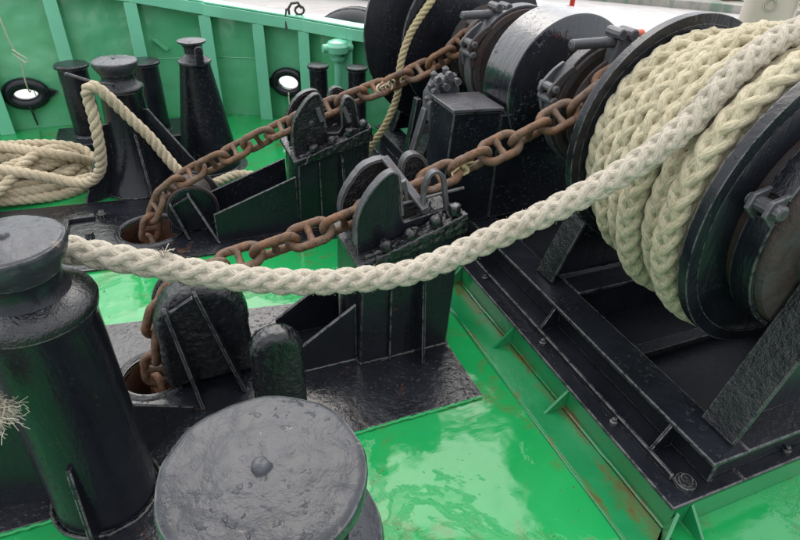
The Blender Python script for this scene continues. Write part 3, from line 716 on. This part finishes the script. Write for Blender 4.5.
c1=[(-.30,1.95,-.45),(-.25,1.95,-.15),(-.225,1.94,.06),(-.195,1.92,.23),(-.125,1.91,.39),(-.0,1.90,.475),(.14,1.885,.51),(.34,1.875,.558),(.56,1.87,.61),(.76,1.87,.672),(.96,1.87,.745),(1.16,1.87,.81),(1.36,1.87,.885),(1.53,1.87,.955),(1.66,1.87,1.045),(1.78,1.87,1.10),(1.90,1.87,1.085),(2.0,1.87,.99),(2.03,1.87,.86)]
c2=[(-.30,3.13,-.45),(-.25,3.13,-.15),(-.215,3.13,.0),(-.17,3.12,.14),(-.09,3.12,.25),(.02,3.12,.31),(.15,3.10,.375),(.27,3.08,.43),(.49,3.05,.535),(.62,3.03,.59),(.92,3.02,.69),(1.23,3.02,.775),(1.53,3.02,.895),(1.66,3.02,1.0),(1.78,3.02,1.09),(1.90,3.02,1.08),(2.0,3.02,.97),(2.03,3.02,.85)]
anchor_chain(c1,.034,'rusty stud link chain crossing nearer, from big roller to right chain wheel',32)
anchor_chain(c2,.035,'rusty stud link chain farther off, from the rusty hole to left chain wheel',28)

# ------------------------------------------------------------------ green winch foundation
f=thing('winch_foundation','rust streaked green foundation with gussets under the black winch bed','foundation',(1.8,2.2,0))
G().box(1.232,1.246,.655,3.9,.003,.108).obj('side_web','grust',f)
G().box(1.246,2.6,.655,.669,.003,.108).obj('end_web','grust',f)
G().box(2.6,2.614,.655,3.9,.003,.108).obj('side_web','grust',f)
for y in (1.60,1.20,2.1,2.7,3.2): G().slab([(1.231,y,.01),(1.14,y,.01),(1.231,y,.105)],(0,.01,0)).obj('gusset','grust',f)
G().slab([(1.232,.655,.01),(1.14,.60,.01),(1.15,.585,.01),(1.24,.64,.105)],(0,0.012,0)).obj('gusset','grust',f)
G().slab([(1.30,.654,.01),(1.30,.56,.01),(1.30,.654,.105)],(.01,0,0)).obj('gusset','grust',f)

# ------------------------------------------------------------------ windlass
W=thing('mooring_winch','large black windlass with rope drum, two chain wheels and angular bed frame','winch',(1.8,2.1,.11))
SX,SZ=1.8,.9
bd=bpy.data.objects.new('bed_frame',None); COL.objects.link(bd); bd.parent=W; bd['_o']=(1.8,2.1,.11)
def bedp(g,name,mat='black_smooth',bev=.004): return g.obj(name,mat,bd,bevel=bev)
bedp(G().box(1.222,1.52,.655,3.75,.110,.124),'lower_flange')
bedp(G().box(1.395,1.411,.69,3.75,.1245,.2345),'beam_web')
bedp(G().box(1.355,1.50,.675,3.75,.235,.251),'upper_flange')
bedp(G().box(1.285,1.297,.74,3.6,.1243,.150),'angle_bar',bev=.003)
bedp(G().box(1.522,2.62,.655,.86,.110,.124),'lower_flange')
bedp(G().box(1.412,2.62,.70,.716,.1245,.2345),'beam_web')
bedp(G().box(1.502,2.62,.677,.835,.2347,.2507),'upper_flange')
for y in (1.56,2.55):
    bedp(G().box(1.502,2.3,y,y+.12,.2347,.2507),'cross_beam'); bedp(G().box(1.502,2.3,y+.05,y+.066,.01,.2345),'beam_web')
bedp(G().box(1.502,2.3,1.30,1.36,.05,.066),'cross_beam','black_in')
bedp(G().box(2.3,2.45,.837,3.75,.2347,.2507),'upper_flange'); bedp(G().box(2.37,2.386,.72,3.75,.01,.2345),'beam_web')
for y in (.85,1.52,2.2,2.9): bedp(G().slab([(1.30,y,.1245),(1.394,y,.1245),(1.394,y,.2345),(1.36,y,.2345)],(0,.012,0)),'stiffener',bev=.002)
for (bx,by) in ((1.325,.715),(1.27,1.0),(1.27,1.45),(1.27,1.95),(1.27,2.5),(1.75,.69),(2.05,.69)):
    rr_=.034 if bx==1.325 else .014
    g_=G().lathe((bx,by,0),[(.1242,rr_),(.134,rr_*.98),(.136,rr_*.6),(.148,rr_*.55),(.150,rr_*.1)],14); o_=g_.obj('bolt','black_ham',bd); lumpy(o_,.002,60)
# weld beads along the bed edges
g=G()
for a,b in [((1.412,.69,.128),(1.394,3.6,.128)),((1.30,.70,.128),(1.30,3.5,.128))]: g.tube(wobble(a,b,70,.003,5),.005,5)
bedp(g,'weld_bead','black_ham',0)
def disc(y0,y1,r,name='flange',mat='black_smooth',seg=96,par=None,rim=.012):
    return G().lathe((SX,0,SZ),[(y0,r-.008),(y0+.004,r),(y1-.004,r),(y1,r-.008)],seg,'Y').obj(name,mat,par or W)
dr=G().lathe((SX,0,SZ),[(1.0,.22),(1.62,.22)],48,'Y').obj('rope_drum','rustdark',W)
E_=disc(.975,1.0,.49,'drum_flange'); D_=disc(1.605,1.63,.447,'drum_flange')
G().ring((SX,0,SZ),.455,.497,.968,1.003,96).obj('rim_bar','black',E_); G().ring((SX,0,SZ),.415,.452,1.600,1.634,96).obj('rim_bar','black',D_)
# outboard brake on flange E
bdm=G().lathe((SX,0,SZ),[(.845,.345),(.86,.352),(.945,.352),(.974,.345)],72,'Y').obj('brake_drum','rustdark',W)
def band(y0,y1,r,a0,a1,mat,par,th=.014,name='brake_band'):
    g=G(); n=int((a1-a0)/4); v=[];f=[]
    for k in range(n+1):
        a=R(a0+(a1-a0)*k/n)
        for rr_ in (r,r+th):
            for y in (y0,y1): v.append((SX+rr_*math.cos(a),y,SZ+rr_*math.sin(a)))
    for k in range(n):
        q=4*k; f+=[(q,q+4,q+5,q+1),(q+2,q+3,q+7,q+6),(q,q+2,q+6,q+4),(q+1,q+5,q+7,q+3)]
    f+=[(0,1,3,2),(4*n,4*n+2,4*n+3,4*n+1)]
    return g.add(v,f).obj(name,mat,par,bevel=.003)
bb=band(.865,.94,.355,-120,158,'black',W)
bb2=band(.865,.94,.355,168,232,'black',W)
def lug_at(ang,r,y0,y1,par,mat='grey_metal'):
    a=R(ang); d=Vector((math.cos(a),0,math.sin(a))); s_=Vector((-d.z,0,d.x)); c=Vector((SX,0,SZ))+d*r
    for yy in (y0,y1-.014):
        G().slab([c-s_*.05+Vector((0,yy,0)),c+s_*.05+Vector((0,yy,0)),c+s_*.025+d*.055+Vector((0,yy,0)),c-s_*.02+d*.055+Vector((0,yy,0))],(0,.014,0)).obj('lug_plate',mat,par,bevel=.003)
    G().lathe(c+d*.025,[(y0-.022,.016),(y0-.018,.022),(y0+.002,.022),(y1,.02),(y1+.016,.018)],10,'Y').obj('bolt',mat,par)
lug_at(163,.362,.868,.937,W)
g=band(.80,.85,.20,0,356,'grey_metal',W,.02,'hub_ring')
hb=G().lathe((SX,0,SZ),[(.70,.07),(.71,.085),(.80,.09),(.84,.14),(.846,.14)],32,'Y').obj('shaft_end','black',W)
for k in range(6):
    a=R(k*60+20); G().lathe((SX+.17*math.cos(a),0,SZ+.17*math.sin(a)),[(.826,.016),(.844,.016)],8,'Y').obj('bolt','black_ham',W)
# side frames
def side_frame(y,xl,flw,mat='black_smooth',topx=(1.68,1.92),yf=None):
    sf=G().xz([(xl,.253),(topx[0],SZ-.02),(topx[1],SZ-.02),(2.28,.253)],y,y+.018).obj('side_frame',mat,W)
    y0,y1=yf if yf else (y-flw,y+flw)
    d=Vector((topx[0]-xl,0,SZ-.02-.253)).normalized(); n_=Vector((-d.z,0,d.x))*.016
    a=Vector((xl-.004,y0,.254)); b=Vector((topx[0]-.004,y0,SZ-.02))
    G().slab([a,b,b+n_,a+n_],(0,y1-y0,0)).obj('flange_bar','black_ham',sf,bevel=.005)
    return sf
side_frame(.78,1.475,.06,yf=(.705,.835))
side_frame(1.70,1.44,.05,yf=(1.655,1.77))
G().lathe((SX,0,SZ),[(.66,.10),(.675,.11),(.83,.11)],32,'Y').obj('bearing','black',W)
# gear case: cylindrical head with slab below, and pedestal
gc=G().lathe((SX,0,SZ),[(2.262,.325),(2.268,.334),(2.49,.338),(2.496,.33)],96,'Y').obj('gear_case','black_wet',W)
G().box(1.452,2.16,2.274,2.485,.254,.80).obj('case_lower','black_smooth',gc,bevel=.005)
pd=G().slab([(1.16,2.27,.254),(1.449,2.27,.254),(1.449,2.27,.822),(1.20,2.27,.835)],(0,.23,0)).obj('pedestal','black',W,bevel=.005)
g=G()
g.slab([(1.19,2.262,.838),(1.455,2.262,.826),(1.455,2.262,.842),(1.19,2.262,.855)],(0,.25,0)); g.obj('pedestal_top','grey_metal',pd,bevel=.004)
g=G().slab([(1.20,2.53,.70),(1.36,2.53,.70),(1.36,2.53,.86),(1.30,2.53,.92),(1.24,2.53,.90),(1.20,2.53,.83)],(0,.10,0)); g.obj('bearing_cap','grey_metal',pd,bevel=.01)
for (bx,bz) in ((1.215,.86),(1.225,.915),(1.285,.935),(1.33,.90),(1.20,.80),(1.27,.88)):
    G().lathe((bx,0,bz),[(2.50,.018),(2.528,.018),(2.54,.012)],8,'Y').obj('bolt','grey_metal',pd)
    G().lathe((bx,2.56,bz-.01),[(0,.014),(.03,.018),(.04,.006)],8,'Z').obj('bolt','grey_metal',pd)
# sloping stays left of the pedestal
st=G().slab([(1.05,2.56,.254),(1.075,2.56,.254),(1.215,2.56,.76),(1.19,2.56,.76)],(0,.05,0)).obj('stay','grey_metal',W,bevel=.004)
G().slab([(1.15,2.80,.10),(1.18,2.80,.10),(1.24,2.72,.76),(1.215,2.72,.76)],(0,.05,0)).obj('stay','black',W,bevel=.004)
for z_ in (.33,.48,.63): G().slab([(1.07+(z_-.25)*.27,2.565,z_),(1.17+(z_-.25)*.13,2.565,z_),(1.17+(z_-.25)*.13,2.565,z_+.05),(1.085+(z_-.25)*.27,2.565,z_+.06)],(0,.04,0)).obj('stay_plate','grey_metal',st,bevel=.006)
# brake drums and chain wheels
def chain_wheel(yc):
    cw=G().lathe((SX,0,SZ),[(yc-.085,.20),(yc-.075,.235),(yc-.06,.24),(yc-.045,.19),(yc-.02,.16),(yc+.02,.16),(yc+.045,.19),(yc+.06,.24),(yc+.075,.235),(yc+.085,.20)],56,'Y').obj('chain_wheel','rustdark',W)
    for k in range(6):
        a=R(k*60+12); d=Vector((math.cos(a),0,math.sin(a))); s_=Vector((-d.z,0,d.x)); c=Vector((SX,yc-.05,SZ))+d*.15
        G().slab([c-s_*.03,c+s_*.03,c+s_*.018+d*.07,c-s_*.018+d*.07],(0,.10,0)).obj('whelp','rustdark',cw,bevel=.006)
    return cw
def brake(y0,y1,r,par_name,a_split):
    b=G().lathe((SX,0,SZ),[(y0,r*.55),(y0+.002,r*.62),(y0+.02,r*.66),(y0+.02,r*.86),(y0,r*.88),(y0,r-.004),(y0+.004,r),(y1-.004,r),(y1,r-.01)],80,'Y').obj('brake_drum','rustdark',W)
    bn=band(y0+.015,y1-.015,r+.002,40,a_split-5,'grey_metal',b,.014); bn2=band(y0+.015,y1-.015,r+.002,a_split+5,300,'grey_metal',b,.014)
    a=R(a_split); 
    for (a0,a1,rr0,rr1,wd) in ((a_split-24,a_split+1,r+.01,r+.045,.022),(a_split+20,a_split+5,r+.01,r+.03,.018)):
        cl=[]
        for k in range(9):
            u=k/8; aa=R(a0+(a1-a0)*u); q_=rr0+(rr1-rr0)*u; cl.append(Vector((SX+q_*math.cos(aa),0,SZ+q_*math.sin(aa))))
        L_=[];R_=[]
        for k,p in enumerate(cl):
            t_=(cl[min(8,k+1)]-cl[max(0,k-1)]).normalized(); n_=Vector((-t_.z,0,t_.x)); w_=wd*(.55+.45*k/8)*1.0; L_.append(p+n_*w_); R_.append(p-n_*w_)
        t_=(cl[8]-cl[7]).normalized(); n_=Vector((-t_.z,0,t_.x)); tip=[cl[8]+n_*wd*math.cos(R(q))+t_*wd*math.sin(R(q)) for q in (25,50,75,90,105,130,155)]
        out_=L_+tip+R_[::-1]
        for yy in (y0-.004,y1-.018):
            G().slab([p+Vector((0,yy,0)) for p in out_],(0,.016,0)).obj('lug_plate','rustdark' if yy<y1-.02 else 'grey_metal',b,bevel=.003)
        G().lathe(cl[7],[(y0-.016,.012),(y0-.012,.017),(y0+.006,.019),(y1-.01,.019),(y1+.012,.016)],10,'Y').obj('bolt','grey_metal',b)
    # spindle bracket on top and the T handle
    return b
brake(1.985,2.07,.268,'',163); chain_wheel(1.87)
brake(2.70,2.80,.278,'',160); chain_wheel(3.02)
G().lathe((SX,0,SZ),[(.70,.06),(3.8,.06)],24,'Y').obj('shaft','black',W)
def tee(x0,x1,y,z,hx,cap,long=True):
    h=G().lathe((0,y,z),[(x0,.012),(x0+.006,.020),(x1,.022)],14,'X').obj('spindle_handle','grey_metal',W)
    G().slab([(hx-.045,y-.03,z-.12),(hx+.05,y-.03,z-.12),(hx+.045,y-.03,z+.01),(hx+.01,y-.03,z+.04),(hx-.03,y-.03,z+.02)],(0,.06,0)).obj('handle_block','grey_metal',h,bevel=.01)
    for dx_,dz_,r_ in ((-.03,.035,.022),(.03,.03,.024),(.0,-.06,.026)):
        G().lathe((hx+dx_,0,z+dz_),[(y-.045,r_*.8),(y-.04,r_),(y+.04,r_),(y+.045,r_*.8)],10,'Y').obj('nut','grey_metal',h)
    G().lathe((0,y+.03,z+.02),[(hx+.06,.014),(hx+.13,.016),(hx+.14,.01)],10,'X').obj('end_plug','orange',h)
tee(1.50,1.72,1.93,1.19,1.74,True)
tee(1.46,1.66,2.78,1.145,1.68,True)
# second drum, far side
B_=disc(3.24,3.262,.462,'drum_flange'); A_=disc(3.52,3.545,.60,'drum_flange')
G().lathe((SX,0,SZ),[(3.262,.24),(3.52,.24)],48,'Y').obj('rope_drum','black',W)
side_frame(3.12,1.44,.05)
side_frame(3.62,1.44,.05)

# ------------------------------------------------------------------ ropes
HD=.082
hw=thing('mooring_hawser','thick pale plaited hawser from the left bollard neck to the near winch drum','rope',(0,1.6,.69))
TAIL0=(-.525,1.215,.655); TAIL1=(-.545,1.28,.735)
free=[TAIL0,TAIL1,(-.56,1.37,.79),(-.53,1.455,.83),(-.47,1.515,.85),(-.40,1.545,.865),(-.339,1.53,.867),(-.237,1.501,.842),(-.12,1.474,.805),(.003,1.445,.766),(.187,1.403,.724),(.356,1.364,.708),(.56,1.317,.719),(.677,1.29,.757),(.791,1.264,.812),(.903,1.238,.867),(1.014,1.212,.926),(1.121,1.188,.987),(1.222,1.164,1.057),(1.300,1.15,1.125)]
DR=.515
for k in range(10):
    a=R(148-k*11); free.append((SX+DR*math.cos(a)*(1-.0*k),1.15+.006*k*k*.35,SZ+DR*math.sin(a)*(1-.01*k)))
L=spline(free,60)[1]; n=strand_count(L,HD,16); P_,L=spline(free,n)
for ln in braid8(P_,L,HD,nor0=Vector((-.25,-.75,.6))): G().tube(ln,HD*.180,8,uvlen=HD).obj('strand','rope_w',hw,smooth=80)
g=G().tube(P_[::6],HD*.33,10); g.obj('core','rope_w',hw)
g=G(); fuzz(g,P_,HD,1500,.009,.0004,4)
# frayed tufts
def tuft(g,p,n,l,seed):
    rnd=random.Random(seed)
    for _ in range(n):
        d=Vector((rnd.gauss(0,1),rnd.gauss(0,1),rnd.gauss(.5,.8))).normalized(); a=Vector(p)+Vector((rnd.gauss(0,1),rnd.gauss(0,1),0))*.008
        b=a+d*l*rnd.uniform(.3,.6); c=b+Vector((rnd.gauss(0,1),rnd.gauss(0,1),rnd.gauss(0,1)))*l*.3
        g.tube([a,b,c],.0011,4)
tuft(g,(-.08,1.462,.832),34,.03,2)
fz=g.obj('loose_fibre','rope_w',hw); fz['kind']='stuff'
g=G(); rnd=random.Random(8)
for _ in range(900):
    p=Vector(TAIL0)+Vector((rnd.gauss(0,.017),rnd.gauss(0,.017),0)); d=Vector((rnd.gauss(-.1,.35),rnd.gauss(0,.35),-1)).normalized(); l=rnd.uniform(.03,.095); q_=[p]
    for k in range(5): d=(d+Vector((rnd.gauss(0,.42),rnd.gauss(0,.42),rnd.gauss(-.12,.3)))).normalized(); q_.append(q_[-1]+d*l/5)
    g.tube(q_,.0010,3)
fz=g.obj('frayed_end','rope_w',hw); fz['kind']='stuff'
# wraps on the drum
rnd=random.Random(5)
def turn(y,r,tilt,ph,amp,name='rope_turn',mat='rope_d',D=.094,sides=7,wob=0):
    n0=int(2*math.pi*r/(3.0*D)*15); pts=[]
    for k in range(n0):
        a=2*math.pi*k/n0; yy=y+tilt*math.sin(a-R(150)+ph)+.006*noise.noise(Vector((math.cos(a)*2,math.sin(a)*2,y*7)))
        rr_=r+amp*noise.noise(Vector((math.cos(a)*1.5+9,math.sin(a)*1.5,y*9)))+wob*max(0,math.cos(a-R(150)))
        pts.append(Vector((SX+rr_*math.cos(a),yy,SZ+rr_*math.sin(a))))
    g=G()
    for ln in braid8(pts,2*math.pi*r,D,phase=rnd.random()*6,closed=True,nor0=Vector((1,.25*rnd.uniform(-1,1)-.3,0))): g.tube(ln,D*.185,sides,closed=True,uvlen=D)
    g.tube(pts[::6],D*.33,8,closed=True)
    g.obj(name,mat,hw,smooth=80)
ys=[1.562,1.486,1.405,1.325,1.24,1.155,1.075,1.045]
rs=[.355,.385,.41,.43,.445,.45,.455,.40]
for k_,(y,r_) in enumerate(zip(ys,rs)): turn(y,r_+(.012,-.008,.01,0,.014,-.01,.008,0)[k_],(.004,.012,.03,.016,.034,.02,.012,.004)[k_],rnd.uniform(-.5,.5),.022)
for y,r_ in [(1.52,.30),(1.44,.325),(1.36,.345),(1.28,.36),(1.2,.37),(1.11,.375)]: turn(y,r_-.01,.006,0,.005)
g=G().lathe((SX,0,SZ),[(1.005,.36),(1.2,.34),(1.4,.30),(1.6,.26)],48,'Y'); g.obj('inner_layers','rope_d',hw)

# tan three strand rope: pile, bight over the bollard rod, tail on deck
TD=.062
tn=thing('tan_rope','tan twisted rope heaped on deck at left and led over the far bollard','rope',(-.7,3.85,0))
def three(pts,D,mat,par,per=9):
    L=spline(pts,60)[1]; n=max(14,int(L/(2.3*D)*per)); P_,L=spline(pts,n)
    for ln in twist3(P_,L,D): G().tube(ln,D*.29,9,uvlen=D).obj('strand',mat,par,smooth=80)
    return P_
up=[(-.72,3.70,.16),(-.60,3.66,.13),(-.50,3.60,.15),(-.425,3.54,.24),(-.395,3.50,.36),(-.385,3.49,.47),(-.38,3.50,.57),(-.385,3.52,.66),(-.375,3.50,.715),(-.335,3.49,.73),(-.29,3.49,.68),(-.24,3.50,.60),(-.18,3.50,.51),(-.12,3.50,.42),(-.06,3.50,.30),(.0,3.47,.20),(.06,3.46,.10),(.13,3.52,.05),(.24,3.6,.045),(.36,3.66,.045),(.46,3.62,.04)]
three(up,TD,'rope_t',tn)
rnd=random.Random(12)
pile=[]
cx_,cy_=-1.02,3.93
for lay in range(5):
    z_=.035+lay*.043; rx=.52-.035*lay; ry=.23-.02*lay
    ang0=rnd.uniform(0,6)
    for k in range(26):
        a=ang0+k/26*2*math.pi*2.0; q_=1-.25*(k/26)*(1 if lay%2 else .8)
        pile.append((cx_+(rx*q_+rnd.gauss(0,.008))*math.cos(a),cy_+(ry*q_+rnd.gauss(0,.008))*math.sin(a)+.03*math.sin(2*a+lay),z_+.012*math.sin(3*a+lay)+rnd.gauss(0,.004)))
three(pile,TD,'rope_t',tn,per=8)
arc=[(-.47,3.90,.04),(-.50,3.78,.10),(-.62,3.70,.12),(-.80,3.68,.20),(-.98,3.72,.24),(-1.2,3.75,.25),(-1.4,3.9,.24)]
three(arc,TD,'rope_t',tn)
three([(-.52,3.98,.12),(-.62,3.86,.22),(-.75,3.84,.27),(-.9,3.95,.27),(-1.05,4.05,.26),(-1.3,4.08,.25),(-1.5,3.95,.22)],TD,'rope_t',tn)
three([(-.60,4.08,.13),(-.70,3.95,.24),(-.82,3.78,.25),(-.95,3.66,.16),(-1.1,3.62,.08),(-1.35,3.62,.05)],TD,'rope_t',tn)
three([(-.50,4.02,.10),(-.56,4.1,.16),(-.70,4.13,.20),(-.9,4.14,.22),(-1.2,4.16,.22),(-1.6,4.1,.2)],TD,'rope_t',tn)

# yellow rope leaving the far drum
yr=thing('yellow_rope','straw yellow twisted rope hanging off the far winch drum behind the chain','rope',(1.3,3.3,.5))
ypts=[(SX+.30*math.cos(R(a)),3.36-.0*a,SZ+.30*math.sin(R(a))) for a in range(-60,80,20)]
ypts+=[(1.72,3.35,1.38),(1.60,3.30,1.28),(1.50,3.21,1.16),(1.415,3.19,1.06),(1.355,3.185,.97),(1.31,3.18,.85),(1.295,3.18,.74),(1.285,3.18,.62),(1.215,3.18,.46),(1.14,3.18,.36),(1.09,3.18,.28),(1.02,3.2,.12),(.96,3.25,.05),(.9,3.3,.05)]
three(ypts[7:],.043,'rope_y',yr)
g=G(); 
for k,yy in enumerate((3.30,3.36,3.42,3.48)): g.tube([(SX+.27*math.cos(R(a)),yy,SZ+.27*math.sin(R(a))) for a in range(0,360,8)],.027,7,closed=True)
g.obj('drum_turns','rope_y',yr)
# twine knots on the chains
def knot(c,label,mat,sd,r=.03):
    g=G(); rn=random.Random(sd); c=Vector(c); pts=[]
    for k in range(40):
        a=k*.9; pts.append(c+Vector((r*math.cos(a)*rn.uniform(.6,1.3)+(k-20)*.0018,r*.8*math.sin(a*1.3),r*math.sin(a)*rn.uniform(.6,1.1)+(k-20)*.0008)))
    P2,_=spline(pts,220); g.tube(P2,.0055,5)
    tag(g.obj('twine_knot',mat,org=c),label,'twine','twine knots on the chains')
knot((1.035,1.86,.765),'tangle of straw twine caught in the nearer chain right of the stopper','rope_y',3,.022)
knot((1.15,3.0,.755),'brown twine tangle caught in the farther chain close to the far drum','rope_t',4,.026)

# heaving line through the left ring
c0,t_,nn_=rings[0]
pts=[(-.93,4.6,1.9),(-.925,4.75,1.2),(-.92,4.86,.72),(-.90,4.93,.56),(-.92,4.97,.42),Vector(c0)+nn_*.06+Vector((.03,0,.02)),Vector(c0)-nn_*.12+Vector((.03,0,-.03)),Vector(c0)-nn_*.2+Vector((.03,0,-.4))]
P2,_=spline(pts,60); g=G().tube(P2,.0055,6); g.tube(spline([(-.92,4.87,.64),(-.87,4.85,.60),(-.84,4.85,.57),(-.86,4.86,.55),(-.90,4.88,.58),(-.93,4.88,.61)],24)[0],.004,5)
tag(g.obj('heaving_line','line'),'thin pale line hanging down into the left oval mooring hole','line')
c0,t_,nn_=rings[1]
P2,_=spline([Vector(c0)+nn_*.02-Vector((0,0,.06)),Vector(c0)+nn_*.09-Vector((-.01,0,.1)),Vector(c0)+nn_*.10-Vector((-.02,0,.25)),Vector(c0)+nn_*.12-Vector((-.02,0,.28))],14)
tag(G().tube(P2,.006,6).obj('short_line','line'),'short pale line end hanging from the right oval mooring hole','line')

# shackle on the rail
g=G(); sx,sy,sz=1.05,4.70,.815
g.tube([(sx-.05,sy,sz),(sx-.055,sy,sz+.05),(sx-.03,sy,sz+.085),(sx+.02,sy,sz+.09),(sx+.045,sy,sz+.05)],.010,7); g.tube([(sx-.09,sy-.04,sz-.09),(sx-.085,sy-.02,sz+.0),(sx-.07,sy,sz+.05)],.008,6)
g.tube([(sx+.03+.035*math.cos(k*.63),sy,sz+.035+.03*math.sin(k*.63)) for k in range(10)],.009,6,closed=True)
tag(g.obj('shackle','rustdark'),'small rusty shackle hooked over the green bulwark rail','shackle')
# tyre fender outside
def tyre(c,label):
    t=thing('tyre_fender',label,'tyre',c); g=G(); prof=[]; c=Vector(c); d=Vector((.62,.78,0)).normalized()
    Rr,rt=.40,.13; v=[];f=[];n,mm=56,14; side=Vector((-d.y,d.x,0))
    for i in range(n):
        a=2*math.pi*i/n; rad=side*math.cos(a)+Vector((0,0,math.sin(a)))
        for k in range(mm):
            b=2*math.pi*k/mm; v.append(c+rad*(Rr+rt*math.cos(b)*.8)+d*rt*math.sin(b))
    for i in range(n):
        for k in range(mm): f.append((i*mm+k,((i+1)%n)*mm+k,((i+1)%n)*mm+(k+1)%mm,i*mm+(k+1)%mm))
    g.add(v,f).obj('tyre_body','tyre',t)
    for dd in (-.05,.05): G().tube([c+(side*math.cos(2*math.pi*k/40)+Vector((0,0,math.sin(2*math.pi*k/40))))*(Rr+rt*.74)+d*dd for k in range(40)],.006,6,closed=True).obj('tread_rib','tyre',t)
tyre((1.70,5.18,.27),'dark rubber tyre fender showing above the rail beyond the valve')
# cream mast post with lashing
t=thing('mast_post','cream painted round steel post behind the drum with a rope tied on it','post',(3.55,2.72,0))
G().lathe((3.55,2.72,0),[(0,.17),(.02,.16),(1.0,.150),(2.4,.14)],48).obj('tube','cream',t)
G().lathe((0,0,0),[(0,.001)],3).v
g=G(); cc=Vector((3.55,2.72,0)); vdir=Vector((-.79,-.61,0)).normalized(); sd_=Vector((-vdir.y,vdir.x,0))
for rad_ in (.036,.028): g.tube([cc+vdir*(.152+.0)+(sd_*math.cos(q*.4)+Vector((0,0,1))*math.sin(q*.4))*rad_+Vector((0,0,1.16)) for q in range(16)],.004,5,closed=True)
g.obj('raised_mark','cream',t)
tag(three([(3.66,2.50,1.40),(3.70,2.52,1.25),(3.68,2.55,1.15),(3.72,2.50,1.0),(3.70,2.52,.8),(3.72,2.5,.5)],.06,'rope_t',thing('lashing_rope','brown rope lashing hanging beside the cream post','rope',(3.7,2.5,1)))and bpy.data.objects['lashing_rope'],'brown rope lashing hanging beside the cream post','rope')
G().tube([p for p in [(3.66+.045*math.cos(k*.7),2.48+.03*math.sin(k*1.1),1.22+.05*math.sin(k*.7)) for k in range(14)]],.018,7).obj('knot','rope_t',bpy.data.objects['lashing_rope'])
G_=G().lathe((3.86,2.45,0),[(0,.03),(1.6,.03)],16); tag(G_.obj('grey_pipe','grey_metal'),'thin grey pipe standing right of the cream post','pipe')
# red rail
t=thing('red_railing','bright red painted handrail post with short top bar beyond the winch','railing',(2.65,3.47,0))
G().tube([(2.65,3.47,0),(2.65,3.47,1.30)],.017,12).obj('upright','red',t); G().tube([(2.65,3.47,1.185),(2.80,3.38,1.185)],.012,10).obj('bar','red',t)

for o in bpy.data.objects:
    if '_o' in o: del o['_o']
